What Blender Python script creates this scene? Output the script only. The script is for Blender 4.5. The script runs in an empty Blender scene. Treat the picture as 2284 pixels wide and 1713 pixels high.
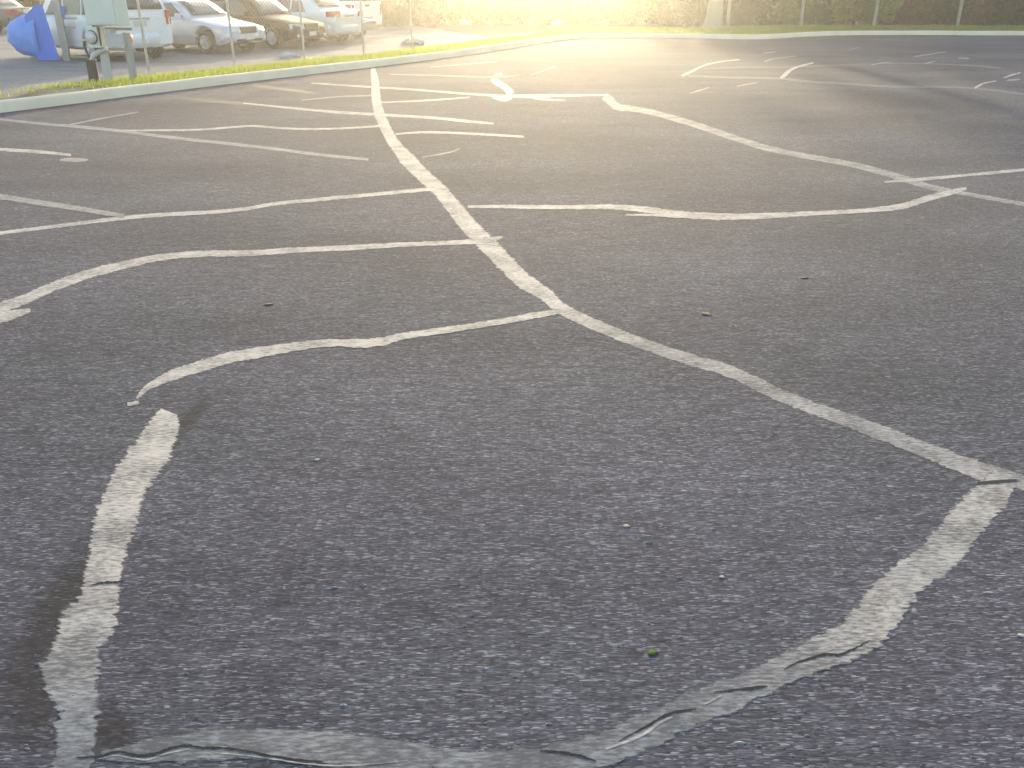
import bpy, bmesh, math, random
from mathutils import Vector, Matrix, noise as mnoise

random.seed(7)
R = math.radians
sc = bpy.context.scene
col = sc.collection

# ------------------------------------------------------------------ camera
F, W, H_ = 1940.0, 2284.0, 1713.0
CAM_H = 1.7
PITCH = math.atan((856.5 + 25) / F)
cam = bpy.data.cameras.new('camera')
cam.sensor_width = 36
cam.lens = F / W * 36
cam.clip_start = 0.05
cam.clip_end = 600
co = bpy.data.objects.new('camera', cam)
col.objects.link(co)
co.location = (0, 0, CAM_H)
co.rotation_euler = (math.pi / 2 - PITCH, 0, 0)
sc.camera = co

# ------------------------------------------------------------------ light
SUN_EL, SUN_AZ = 10.5, 2.9          # azimuth measured from +Y towards +X
w = bpy.data.worlds.new('World')
sc.world = w
w.use_nodes = True
nt = w.node_tree
bg = nt.nodes['Background']
sky = nt.nodes.new('ShaderNodeTexSky')
sky.sky_type = 'NISHITA'
sky.sun_disc = False
sky.sun_elevation = R(SUN_EL)
sky.sun_rotation = R(SUN_AZ)
sky.air_density = 1.0
sky.dust_density = 2.0
nt.links.new(sky.outputs[0], bg.inputs[0])
bg.inputs[1].default_value = 0.15
sl = bpy.data.lights.new('sun', 'SUN')
sl.energy = 2.0
sl.angle = R(1.2)
sl.color = (1.0, 0.85, 0.57)
so = bpy.data.objects.new('sun', sl)
col.objects.link(so)
d = Vector((math.sin(R(SUN_AZ)) * math.cos(R(SUN_EL)), math.cos(R(SUN_AZ)) * math.cos(R(SUN_EL)), math.sin(R(SUN_EL))))
so.rotation_euler = d.to_track_quat('Z', 'Y').to_euler()
so.location = d * 60
sc.view_settings.view_transform = 'Standard'
sc.view_settings.look = 'None'
sc.view_settings.exposure = 1.7
sc.view_settings.gamma = 1
sc.view_settings.use_curve_mapping = False
sc.cycles.use_denoising = True
sc.cycles.max_bounces = 6
sc.cycles.volume_bounces = 1
sc.cycles.transparent_max_bounces = 12
HAZE_DENSITY, HAZE_G = 0.0025, 0.86

# ------------------------------------------------------------------ helpers
SP, CP = math.sin(PITCH), math.cos(PITCH)


def gp(px, py, z=0.0):
    """ground point seen at photo position (px, py)"""
    u, v = (px - 1142) / F, (856.5 - py) / F
    dz = -SP + v * CP
    t = (CAM_H - z) / -dz
    return Vector((u * t, (CP + v * SP) * t, z))


def col_at(px, D, z=0.0):
    """point at forward distance D and height z in the photo column px"""
    depth = D * CP + (CAM_H - z) * SP
    return Vector(((px - 1142) / F * depth, D, z))


MATS = {}


def mat(name, c, rough=0.6, metal=0.0, var=0.15, scale=8.0, bump=0.0, spec=0.5, trans=0.0, coat=0.0):
    if name in MATS:
        return MATS[name]
    m = bpy.data.materials.new(name)
    m.use_nodes = True
    t = m.node_tree
    b = t.nodes['Principled BSDF']
    tc = t.nodes.new('ShaderNodeTexCoord')
    n = t.nodes.new('ShaderNodeTexNoise')
    n.inputs['Scale'].default_value = scale
    n.inputs['Detail'].default_value = 5
    t.links.new(tc.outputs['Object'], n.inputs['Vector'])
    mx = t.nodes.new('ShaderNodeMix')
    mx.data_type = 'RGBA'
    mx.inputs['A'].default_value = (*[x * (1 - var) for x in c], 1)
    mx.inputs['B'].default_value = (*[min(1, x * (1 + var)) for x in c], 1)
    t.links.new(n.outputs['Fac'], mx.inputs['Factor'])
    t.links.new(mx.outputs['Result'], b.inputs['Base Color'])
    b.inputs['Roughness'].default_value = rough
    b.inputs['Metallic'].default_value = metal
    b.inputs['Specular IOR Level'].default_value = spec
    if coat:
        b.inputs['Coat Weight'].default_value = coat
        b.inputs['Coat Roughness'].default_value = 0.06
    if trans:
        b.inputs['Transmission Weight'].default_value = trans
    if bump:
        bn = t.nodes.new('ShaderNodeBump')
        bn.inputs['Strength'].default_value = bump
        bn.inputs['Distance'].default_value = 0.02
        t.links.new(n.outputs['Fac'], bn.inputs['Height'])
        t.links.new(bn.outputs['Normal'], b.inputs['Normal'])
    MATS[name] = m
    return m


def link(name, me, parent=None, label=None, cat=None, group=None, kind=None):
    o = bpy.data.objects.new(name, me)
    col.objects.link(o)
    if parent:
        o.parent = parent
    tag(o, label, cat, group, kind)
    return o


def tag(o, label=None, cat=None, group=None, kind=None):
    if label: o['label'] = label
    if cat: o['category'] = cat
    if group: o['group'] = group
    if kind: o['kind'] = kind
    return o


def empty(name, loc=(0, 0, 0), rz=0.0, label=None, cat=None, group=None):
    o = link(name, None, None, label, cat, group)
    o.location = loc
    o.rotation_euler = (0, 0, rz)
    return o


class MB:
    def __init__(self):
        self.v, self.f, self.s = [], [], []

    def add(self, vs, fs, smooth=False):
        o = len(self.v)
        self.v += [tuple(p) for p in vs]
        for f in fs:
            self.f.append([i + o for i in f])
            self.s.append(smooth)

    def box(self, c, s, rz=0.0, taper=1.0):
        cx, cy, cz = c
        hx, hy, hz = s[0] / 2, s[1] / 2, s[2] / 2
        cr, sr = math.cos(rz), math.sin(rz)
        vs = []
        for z, k in ((-hz, 1.0), (hz, taper)):
            for x, y in ((-hx, -hy), (hx, -hy), (hx, hy), (-hx, hy)):
                x, y = x * k, y * k
                vs.append((cx + x * cr - y * sr, cy + x * sr + y * cr, cz + z))
        self.add(vs, [(3, 2, 1, 0), (4, 5, 6, 7), (0, 1, 5, 4), (1, 2, 6, 5), (2, 3, 7, 6), (3, 0, 4, 7)])

    def tube(self, pts, rad, n=8, cap=True):
        pts = [Vector(p) for p in pts]
        rs = rad if isinstance(rad, (list, tuple)) else [rad] * len(pts)
        vs, fs = [], []
        for i, p in enumerate(pts):
            t = (pts[min(i + 1, len(pts) - 1)] - pts[max(i - 1, 0)]).normalized()
            a = Vector((1, 0, 0)) if abs(t.z) > 0.9 else Vector((0, 0, 1))
            u = t.cross(a).normalized()
            v = t.cross(u)
            for k in range(n):
                an = 2 * math.pi * k / n
                vs.append(p + (u * math.cos(an) + v * math.sin(an)) * rs[i])
        for i in range(len(pts) - 1):
            for k in range(n):
                a, b = i * n + k, i * n + (k + 1) % n
                fs.append((a, a + n, b + n, b))
        self.add(vs, fs, n > 4)
        if cap:
            m = (len(pts) - 1) * n
            self.add(vs[:n], [tuple(range(n))])
            self.add(vs[m:], [tuple(reversed(range(n)))])

    def lathe(self, prof, axis='z', c=(0, 0, 0), n=20):
        """prof: (radius, height) list"""
        vs, fs = [], []
        for r, h in prof:
            for k in range(n):
                a = 2 * math.pi * k / n
                x, y = r * math.cos(a), r * math.sin(a)
                p = {'z': (x, y, h), 'y': (x, h, y), 'x': (h, x, y)}[axis]
                vs.append((p[0] + c[0], p[1] + c[1], p[2] + c[2]))
        for i in range(len(prof) - 1):
            for k in range(n):
                a, b = i * n + k, i * n + (k + 1) % n
                fs.append((a, b, b + n, a + n))
        self.add(vs, fs, True)

    def slab(self, quad, th):
        """a flat polygon given thickness along its normal"""
        q = [Vector(p) for p in quad]
        n = (q[1] - q[0]).cross(q[2] - q[0]).normalized() * th
        k = len(q)
        vs = q + [p + n for p in q]
        fs = [tuple(reversed(range(k))), tuple(range(k, 2 * k))]
        fs += [(i, (i + 1) % k, (i + 1) % k + k, i + k) for i in range(k)]
        self.add(vs, fs)

    def mesh(self, name, m):
        me = bpy.data.meshes.new(name)
        me.from_pydata(self.v, [], self.f)
        me.polygons.foreach_set('use_smooth', self.s)
        if m:
            me.materials.append(m)
        me.update()
        return me

    def build(self, name, m, parent=None, **k):
        return link(name, self.mesh(name, m), parent, **k)


def copy_tree(o, parent=None):
    c = o.copy()
    col.objects.link(c)
    if parent:
        c.parent = parent
    for ch in [x for x in bpy.data.objects if x.parent == o]:
        copy_tree(ch, c)
    return c


# ------------------------------------------------------------------ materials
def asphalt_mat(name, dark, light, tint=1.0, fine=True, patch=(0.7, 1.25)):
    m = bpy.data.materials.new(name)
    m.use_nodes = True
    t = m.node_tree
    N, L = t.nodes, t.links
    b = N['Principled BSDF']
    tc = N.new('ShaderNodeTexCoord')
    mp = N.new('ShaderNodeMapping')
    mp.inputs['Scale'].default_value = (0.20, 1, 1)      # squeegee-drawn seal coat, drawn along x
    L.new(tc.outputs['Object'], mp.inputs['Vector'])
    vo = N.new('ShaderNodeTexVoronoi')
    vo.inputs['Scale'].default_value = 290
    L.new(mp.outputs[0], vo.inputs['Vector'])
    sep = N.new('ShaderNodeSeparateColor')
    L.new(vo.outputs['Color'], sep.inputs[0])
    rmp = N.new('ShaderNodeValToRGB')
    e = rmp.color_ramp.elements
    e[0].position = 0.0; e[0].color = (*[x * 0.62 for x in dark], 1)
    e[1].position = 1.0; e[1].color = (*[x * 1.35 for x in light], 1)
    k = rmp.color_ramp.elements.new(0.45); k.color = (*dark, 1)
    k = rmp.color_ramp.elements.new(0.84); k.color = (*[(a * 1.5 + c * 0.35) / 1.6 for a, c in zip(dark, light)], 1)
    k = rmp.color_ramp.elements.new(0.95); k.color = (*light, 1)
    L.new(sep.outputs[0], rmp.inputs[0])
    n1 = N.new('ShaderNodeTexNoise')                        # worn and darker areas
    n1.inputs['Scale'].default_value = 0.5
    n1.inputs['Detail'].default_value = 6
    n1.inputs['Roughness'].default_value = 0.62
    mp1 = N.new('ShaderNodeMapping')
    mp1.inputs['Scale'].default_value = (0.5, 1, 1)
    L.new(tc.outputs['Object'], mp1.inputs['Vector'])
    L.new(mp1.outputs[0], n1.inputs['Vector'])
    mr = N.new('ShaderNodeMapRange')
    mr.inputs['From Min'].default_value = 0.36
    mr.inputs['From Max'].default_value = 0.64
    mr.inputs['To Min'].default_value = patch[0]
    mr.inputs['To Max'].default_value = patch[1]
    L.new(n1.outputs['Fac'], mr.inputs['Value'])
    n2 = N.new('ShaderNodeTexNoise')
    n2.inputs['Scale'].default_value = 26
    n2.inputs['Detail'].default_value = 8
    n2.inputs['Roughness'].default_value = 0.75
    L.new(mp.outputs[0], n2.inputs['Vector'])
    mr2 = N.new('ShaderNodeMapRange')
    mr2.inputs['From Min'].default_value = 0.3
    mr2.inputs['From Max'].default_value = 0.7
    mr2.inputs['To Min'].default_value = 0.62
    mr2.inputs['To Max'].default_value = 1.38
    L.new(n2.outputs['Fac'], mr2.inputs['Value'])
    mul = N.new('ShaderNodeMath'); mul.operation = 'MULTIPLY'
    L.new(mr.outputs[0], mul.inputs[0]); L.new(mr2.outputs[0], mul.inputs[1])
    vm = N.new('ShaderNodeVectorMath'); vm.operation = 'SCALE'
    L.new(rmp.outputs[0], vm.inputs[0]); L.new(mul.outputs[0], vm.inputs['Scale'])
    n5 = N.new('ShaderNodeTexNoise')                        # mauve and greenish binder tints
    n5.inputs['Scale'].default_value = 0.8
    n5.inputs['Detail'].default_value = 4
    L.new(tc.outputs['Object'], n5.inputs['Vector'])
    tm = N.new('ShaderNodeMix'); tm.data_type = 'RGBA'
    tm.inputs['A'].default_value = (1.09, 0.97, 1.06, 1)
    tm.inputs['B'].default_value = (0.93, 1.01, 1.0, 1)
    L.new(n5.outputs['Fac'], tm.inputs['Factor'])
    vt = N.new('ShaderNodeVectorMath'); vt.operation = 'MULTIPLY'
    L.new(vm.outputs[0], vt.inputs[0]); L.new(tm.outputs['Result'], vt.inputs[1])
    L.new(vt.outputs[0], b.inputs['Base Color'])
    b.inputs['Roughness'].default_value = 0.95
    b.inputs['Specular IOR Level'].default_value = 0.15
    # relief: pebbly aggregate plus very gentle waves in the paving
    ad = N.new('ShaderNodeMath'); ad.operation = 'MULTIPLY_ADD'
    ad.inputs[1].default_value = -0.5
    L.new(vo.outputs['Distance'], ad.inputs[0]); L.new(n2.outputs['Fac'], ad.inputs[2])
    bn = N.new('ShaderNodeBump')
    bn.inputs['Strength'].default_value = 0.3
    bn.inputs['Distance'].default_value = 0.003
    L.new(ad.outputs[0], bn.inputs['Height'])
    L.new(bn.outputs[0], b.inputs['Normal'])
    return m


def paint_mat(name, c, c_old, under, wear):
    """road paint: fresh to weathered along the stroke ('age'); chips let the asphalt show"""
    m = bpy.data.materials.new(name)
    m.use_nodes = True
    t = m.node_tree
    N, L = t.nodes, t.links
    b = N['Principled BSDF']
    tc = N.new('ShaderNodeTexCoord')
    mp = N.new('ShaderNodeMapping')
    mp.inputs['Scale'].default_value = (0.25, 1, 1)
    L.new(tc.outputs['Object'], mp.inputs['Vector'])
    n = N.new('ShaderNodeTexNoise')
    n.inputs['Scale'].default_value = 110
    n.inputs['Detail'].default_value = 5
    n.inputs['Roughness'].default_value = 0.7
    L.new(mp.outputs[0], n.inputs['Vector'])
    n3 = N.new('ShaderNodeTexNoise')
    n3.inputs['Scale'].default_value = 5
    n3.inputs['Detail'].default_value = 3
    L.new(tc.outputs['Object'], n3.inputs['Vector'])
    at = N.new('ShaderNodeAttribute'); at.attribute_name = 'age'
    add = N.new('ShaderNodeMath'); add.operation = 'MULTIPLY_ADD'
    add.inputs[1].default_value = 0.45
    L.new(n3.outputs['Fac'], add.inputs[0]); L.new(n.outputs['Fac'], add.inputs[2])
    ad2 = N.new('ShaderNodeMath'); ad2.operation = 'MULTIPLY_ADD'
    ad2.inputs[1].default_value = 0.10
    L.new(at.outputs['Fac'], ad2.inputs[0]); L.new(add.outputs[0], ad2.inputs[2])
    rp = N.new('ShaderNodeValToRGB')
    e = rp.color_ramp.elements
    e[0].position = 1.0 - wear - 0.12; e[0].color = (0, 0, 0, 1)
    e[1].position = min(1.0, 1.0 - wear + 0.14); e[1].color = (0.85, 0.85, 0.85, 1)
    L.new(ad2.outputs[0], rp.inputs[0])
    n4 = N.new('ShaderNodeTexNoise')
    n4.inputs['Scale'].default_value = 14
    n4.inputs['Detail'].default_value = 7
    L.new(mp.outputs[0], n4.inputs['Vector'])
    ca = N.new('ShaderNodeMix'); ca.data_type = 'RGBA'
    ca.inputs['A'].default_value = (*c, 1)
    ca.inputs['B'].default_value = (*c_old, 1)
    L.new(at.outputs['Fac'], ca.inputs['Factor'])
    mr = N.new('ShaderNodeMapRange')
    mr.inputs['To Min'].default_value = 0.72
    mr.inputs['To Max'].default_value = 1.28
    L.new(n4.outputs['Fac'], mr.inputs['Value'])
    vs_ = N.new('ShaderNodeVectorMath'); vs_.operation = 'SCALE'
    L.new(ca.outputs['Result'], vs_.inputs[0]); L.new(mr.outputs[0], vs_.inputs['Scale'])
    mx = N.new('ShaderNodeMix'); mx.data_type = 'RGBA'
    mx.inputs['B'].default_value = (*under, 1)
    L.new(rp.outputs[0], mx.inputs['Factor'])
    L.new(vs_.outputs[0], mx.inputs['A'])
    L.new(mx.outputs['Result'], b.inputs['Base Color'])
    b.inputs['Roughness'].default_value = 0.85
    b.inputs['Specular IOR Level'].default_value = 0.2
    ed = N.new('ShaderNodeAttribute'); ed.attribute_name = 'edge'      # crumbled edges
    n6 = N.new('ShaderNodeTexNoise')
    n6.inputs['Scale'].default_value = 60
    n6.inputs['Detail'].default_value = 4
    L.new(mp.outputs[0], n6.inputs['Vector'])
    a1 = N.new('ShaderNodeMath'); a1.operation = 'MULTIPLY_ADD'
    a1.inputs[1].default_value = -0.62; a1.inputs[2].default_value = 0.62
    L.new(ed.outputs['Fac'], a1.inputs[0])
    a2 = N.new('ShaderNodeMath'); a2.operation = 'ADD'
    L.new(a1.outputs[0], a2.inputs[0]); L.new(n6.outputs['Fac'], a2.inputs[1])
    a3 = N.new('ShaderNodeMapRange')
    a3.inputs['From Min'].default_value = 0.55
    a3.inputs['From Max'].default_value = 0.75
    L.new(a2.outputs[0], a3.inputs['Value'])
    L.new(a3.outputs[0], b.inputs['Alpha'])
    bn = N.new('ShaderNodeBump')
    bn.inputs['Strength'].default_value = 0.15
    bn.inputs['Distance'].default_value = 0.002
    L.new(n.outputs['Fac'], bn.inputs['Height'])
    L.new(bn.outputs[0], b.inputs['Normal'])
    return m


def leaf_mat(name, c1, c2, transl=0.4):
    m = bpy.data.materials.new(name)
    m.use_nodes = True
    t = m.node_tree
    N, L = t.nodes, t.links
    out = N['Material Output']
    b = N['Principled BSDF']
    at = N.new('ShaderNodeAttribute')
    at.attribute_name = 'tone'
    mx = N.new('ShaderNodeMix'); mx.data_type = 'RGBA'
    mx.inputs['A'].default_value = (*c1, 1)
    mx.inputs['B'].default_value = (*c2, 1)
    L.new(at.outputs['Fac'], mx.inputs['Factor'])
    L.new(mx.outputs['Result'], b.inputs['Base Color'])
    b.inputs['Roughness'].default_value = 0.55
    tr = N.new('ShaderNodeBsdfTranslucent')
    sc_ = N.new('ShaderNodeVectorMath'); sc_.operation = 'MULTIPLY'
    sc_.inputs[1].default_value = (1.3, 1.35, 0.6)
    L.new(mx.outputs['Result'], sc_.inputs[0])
    L.new(sc_.outputs[0], tr.inputs['Color'])
    ms = N.new('ShaderNodeMixShader')
    ms.inputs[0].default_value = transl
    L.new(b.outputs[0], ms.inputs[1]); L.new(tr.outputs[0], ms.inputs[2])
    L.new(ms.outputs[0], out.inputs['Surface'])
    return m


M_ASPH = asphalt_mat('asphalt', (0.0785, 0.0765, 0.0865), (0.22, 0.218, 0.229), patch=(0.76, 1.24))
M_LOT2 = asphalt_mat('faded_asphalt', (0.21, 0.205, 0.20), (0.34, 0.33, 0.32), patch=(0.82, 1.15))
M_PAINT = paint_mat('road_paint', (0.58, 0.515, 0.45), (0.285, 0.287, 0.295), (0.075, 0.074, 0.08), 0.25)
M_FAINT = paint_mat('faded_paint', (0.33, 0.305, 0.285), (0.2, 0.2, 0.2), (0.08, 0.08, 0.085), 0.22)
M_DIM = paint_mat('dim_paint', (0.18, 0.172, 0.175), (0.12, 0.12, 0.12), (0.075, 0.074, 0.08), 0.22)
M_CRACK = mat('crack_shade', (0.012, 0.012, 0.014), 0.95, var=0.3)
M_TAR = mat('tar', (0.022, 0.021, 0.021), 0.7, var=0.4, scale=20, bump=0.3)
M_KERB = mat('concrete', (0.90, 0.735, 0.54), 0.85, var=0.22, scale=1.6, bump=0.25)
M_SOIL = mat('soil', (0.12, 0.10, 0.07), 0.95, var=0.4, scale=5, bump=0.5)
M_EARTH = mat('earth', (0.075, 0.075, 0.045), 0.95, var=0.4, scale=0.6, bump=0.3)
M_GRASS = leaf_mat('grass_blade', (0.17, 0.22, 0.045), (0.34, 0.38, 0.10), 0.6)
M_LEAF_D = leaf_mat('leaf_dark', (0.016, 0.038, 0.012), (0.055, 0.105, 0.03), 0.3)
M_LEAF_L = leaf_mat('leaf_light', (0.08, 0.145, 0.03), (0.23, 0.33, 0.085), 0.42)
M_LEAF_GLOW = leaf_mat('leaf_glow_tint', (0.20, 0.18, 0.03), (0.42, 0.37, 0.08), 0.6)  # yellow of the sun glow is put into this leaf colour
M_LEAF_B = leaf_mat('leaf_brown', (0.06, 0.045, 0.028), (0.13, 0.10, 0.06), 0.3)
M_BARK_PALE = mat('pale_bark', (0.36, 0.31, 0.235), 0.9, var=0.25, scale=9, bump=0.5)
M_BARK = mat('bark', (0.15, 0.125, 0.095), 0.9, var=0.4, scale=9, bump=0.6)
M_GALV = mat('galvanised_steel', (0.42, 0.42, 0.40), 0.5, 0.35, var=0.15)
M_TYRE = mat('tyre_rubber', (0.018, 0.018, 0.019), 0.85, var=0.2)
M_RIM = mat('alloy', (0.55, 0.56, 0.58), 0.35, 0.6, var=0.1)
M_GLASS = mat('car_glass', (0.05, 0.075, 0.075), 0.05, 0.0, var=0.1, spec=0.9)
M_BLACKP = mat('black_plastic', (0.02, 0.02, 0.021), 0.6, var=0.2)
M_LAMP = mat('lamp_glass', (0.55, 0.57, 0.58), 0.12, 0.2, var=0.1, spec=0.8)
M_RED = mat('red_lens', (0.50, 0.035, 0.02), 0.2, var=0.15, spec=0.7)
M_PLATE = mat('plate', (0.6, 0.6, 0.55), 0.5, var=0.1)
M_CHROME = mat('chrome', (0.7, 0.7, 0.7), 0.15, 1.0, var=0.05)

# ------------------------------------------------------------------ setting: ground, lots, kerb
KPX = [(0, 252), (224, 223), (450, 195), (600, 176), (834, 150.5), (1050, 123), (1113, 112), (1226, 93.5), (1275, 86.5), (1330, 84),
       (1500, 84.5), (1613, 87), (1690, 88.5), (1745, 86.5), (1796, 80), (1897, 78.5), (1968, 78), (2105, 78), (2284, 79)]
K = [gp(*p) for p in KPX]
kd = (K[4] - K[0]).normalized()
K = [K[0] - kd * 14] + K + [K[-1] + Vector((22, 0.2, 0))]


def smooth_poly(P, n=6):
    out = []
    for i in range(len(P) - 1):
        a, b, c, d_ = P[max(i - 1, 0)], P[i], P[i + 1], P[min(i + 2, len(P) - 1)]
        for k in range(n):
            t = k / n
            out.append(0.5 * ((2 * b) + (c - a) * t + (2 * a - 5 * b + 4 * c - d_) * t * t + (3 * b - a - 3 * c + d_) * t ** 3))
    out.append(P[-1].copy())
    return out


# even out one-pixel trace noise of the distant kerb, then smooth
K2 = [K[0], K[1]] + [(K[i - 1] + K[i] * 2 + K[i + 1]) / 4 for i in range(2, len(K) - 2)] + [K[-2], K[-1]]
KS = smooth_poly(K2, 8)


def offset_line(P, dist):
    out = []
    for i, p in enumerate(P):
        t = (P[min(i + 1, len(P) - 1)] - P[max(i - 1, 0)]).normalized()
        out.append(p + Vector((-t.y, t.x, 0)) * dist)
    return out


g = MB()
g.add([(-140, -55, -0.03), (140, -55, -0.03), (140, 150, -0.03), (-140, 150, -0.03)], [(0, 1, 2, 3)])
g.build('ground', M_EARTH, kind='structure', label='dull olive earth beyond the paved lots')

lot = MB()
poly = [Vector((-14, -50, 0)), Vector((60, -50, 0)), Vector((60, K2[-1].y, 0))] + list(reversed([p.copy() for p in offset_line(KS, 0.05)]))
bmm = bmesh.new()
vs = [bmm.verts.new(p) for p in poly]
bmm.faces.new(vs)
bmesh.ops.triangulate(bmm, faces=bmm.faces[:])
me = bpy.data.meshes.new('parking_lot')
bmm.to_mesh(me); bmm.free()
me.materials.append(M_ASPH)
LOT = link('parking_lot', me, kind='structure', label='worn dark grey asphalt parking lot crossed by wavy white lines')

# kerb with rounded top, slightly uneven face
kb = MB()
prof = [(0.0, -0.02), (0.012, 0.125), (0.03, 0.155), (0.06, 0.165), (0.15, 0.162), (0.165, 0.13), (0.165, -0.02)]
vs, fs = [], []
n = len(prof)
fine = []
for i in range(len(KS) - 1):
    m_ = max(1, int((KS[i + 1] - KS[i]).length / 0.25))
    fine += [KS[i].lerp(KS[i + 1], k / m_) for k in range(m_)]
fine.append(KS[-1])
for i, p in enumerate(fine):
    t = (fine[min(i + 1, len(fine) - 1)] - fine[max(i - 1, 0)]).normalized()
    nr = Vector((-t.y, t.x, 0))
    for o, z in prof:
        jit = 0.006 * mnoise.noise(Vector((p.x * 1.7, p.y * 1.7, z * 9)))
        vs.append(p + nr * (o + jit) + Vector((0, 0, z + jit * 0.6)))
for i in range(len(fine) - 1):
    for k in range(n - 1):
        fs.append((i * n + k, (i + 1) * n + k, (i + 1) * n + k + 1, i * n + k + 1))
kb.add(vs, fs, True)
kb.build('kerb', M_KERB, kind='structure', label='pale cream concrete kerb edging the parking lot')

# verge: strip behind the kerb (2.1 m wide beside the other lot, wide behind the back kerb)
cx0 = K[10]                                     # where the side kerb turns into the back kerb
side = [p for p in KS if p.y < 33.0 and p.x < 3]
back = [p for p in KS if p not in side]
va, vb = offset_line(KS, 0.155), offset_line(KS, 2.15)
vg = MB()
pts = []
for i, p in enumerate(KS):
    wid = 2.15 if p in side else 8.5
    if p in back[:10]:
        wid = 2.15 + (8.5 - 2.15) * (back.index(p) / 10)
    t = (KS[min(i + 1, len(KS) - 1)] - KS[max(i - 1, 0)]).normalized()
    nr = Vector((-t.y, t.x, 0))
    if p in back:
        nr = nr.lerp(Vector((0, 1, 0)), 0.75).normalized()
    pts.append((p + nr * 0.155 + Vector((0, 0, 0.13)), p + nr * (wid * 0.6) + Vector((0, 0, 0.12)), p + nr * wid + Vector((0, 0, 0.03))))
vs = [q for tr in pts for q in tr]
fs = []
for i in range(len(pts) - 1):
    for k in range(2):
        fs.append((i * 3 + k, i * 3 + 3 + k, i * 3 + 4 + k, i * 3 + k + 1))
vg.add(vs, fs, True)
vg.build('verge', M_SOIL, kind='structure', label='strip of brown soil behind the kerb')

# the neighbouring lot beyond the side verge
l2 = MB()
inner = [q[2] + Vector((0.25, -0.1, 0)) for p, q in zip(KS, pts) if p in side]
quad = [(p.x, p.y, 0.02) for p in inner]
a0, a1 = inner[0], inner[-1]
l2.add(quad + [(a1.x - 4, a1.y + 12, 0.02), (-50, a1.y + 14, 0.02), (-60, 0, 0.02), (a0.x - 20, a0.y - 4, 0.02)], [tuple(range(len(quad) + 4))])
bm2 = bmesh.new()
me = l2.mesh('neighbouring_lot', M_LOT2)
bm2.from_mesh(me); bmesh.ops.triangulate(bm2, faces=bm2.faces[:])
bmesh.ops.recalc_face_normals(bm2, faces=bm2.faces[:])
bm2.to_mesh(me); bm2.free()
link('neighbouring_lot', me, kind='structure', label='faded pale grey car park beyond the grass strip')

# ------------------------------------------------------------------ painted lines (traced in photo pixels, laid on the ground)
S = 2284 / 2212.0


def stroke(name, trace, m, z=0.004, jit=0.10, th=0.0015, label=None, step=0.05, parent=LOT, age=0.0):
    z = 0.0008 + (z - 0.0035) * 0.36 if z > 0.0035 else z * 0.3
    P = [Vector(q[:3]) for q in trace]
    C = smooth_poly(P, 14)
    ages = [q[3] if len(q) > 3 else age for q in trace]
    A_ = [p.x for p in smooth_poly([Vector((a, 0, 0)) for a in ages], 14)]
    rnd = random.Random(hash(round(trace[0][0] * 7 + trace[0][1] * 13)) & 0xffff)
    Q = []
    for i, p in enumerate(C):
        t = C[min(i + 9, len(C) - 1)] - C[max(i - 9, 0)]
        t = Vector((t.x, t.y)).normalized()
        nx, ny = -t.y, t.x
        hw = p.z / 2 * 1.08
        a = hw * (1 + 0.35 * jit * (rnd.random() * 2 - 1) + jit * 1.2 * mnoise.noise(Vector((i * 0.31, 1.7, trace[0][0]))))
        b = hw * (1 + 0.35 * jit * (rnd.random() * 2 - 1) + jit * 1.2 * mnoise.noise(Vector((i * 0.31, 7.7, trace[0][1]))))
        Q.append([gp(p.x + nx * k, p.y + ny * k, 0) for k in (a, a * .55, -b * .55, -b)])
    mb = MB()
    n_ = len(C)
    mb.add([(p.x, p.y, z) for q in Q for p in q], [(i * 4 + k, i * 4 + 4 + k, i * 4 + 5 + k, i * 4 + 1 + k) for i in range(n_ - 1) for k in range(3)])
    me = mb.mesh(name, m)
    # face up
    if me.polygons[0].normal.z < 0:
        me.flip_normals()
    at_ = me.attributes.new('age', 'FLOAT', 'POINT')
    at_.data.foreach_set('value', [min(1, max(0, a)) for a in A_ for _ in range(4)])
    at_ = me.attributes.new('edge', 'FLOAT', 'POINT')
    at_.data.foreach_set('value', [v for i in range(n_) for v in (1, 0, 0, 1)])
    return link(name, me, parent, label=label)


def D(*pts):
    return [(q[0] * S, q[1] * S, q[2] * S) + tuple(q[3:]) for q in pts]


def Z7(*pts):
    return [(x * .5425, 150 + y * .5425, w_ * .5425) for x, y, w_ in pts]


def Z8(*pts):
    return [(1000 + x * .5805, 100 + y * .5805, w_ * .5805) for x, y, w_ in pts]


# long line running away from the camera, bending to the near right
stroke('parking_line', Z7((1533, 4, 20), (1542, 60, 34), (1547, 130, 40), (1563, 200, 44), (1600, 280, 46), (1640, 340, 50), (1680, 385, 64), (1745, 450, 58),
                          (1812, 510, 60), (1870, 580, 66), (1935, 660, 70), (2000, 725, 74), (2075, 800, 72), (2150, 875, 70))
       + D((1178, 636, 30), (1206, 662, 28), (1245, 684, 26, .15), (1300, 708, 24, .4), (1400, 747, 25, .5), (1500, 780, 26, .5), (1580, 804, 27, .45), (1700, 860, 29, .5), (1850, 915, 31, .5), (2000, 973, 36, .5), (2080, 1003, 37, .4), (2150, 1028, 40, .4), (2230, 1048, 34, .4), (2300, 1062, 34, .4)), M_PAINT, 0.004, 0.10,
       label='longest line, from the far kerb to a bend and on to the near right corner')
stroke('parking_line', D((-60, 512, 8), (0, 504, 8), (130, 488, 8), (300, 468, 9), (500, 455, 8), (600, 440, 8), (700, 430, 8), (830, 418, 8), (938, 408, 8)), M_PAINT, 0.006, 0.12)
stroke('parking_line', D((-60, 415, 12), (0, 425, 12), (130, 445, 12), (200, 456, 11), (268, 467, 9)), M_FAINT, 0.007, 0.1)
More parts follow.
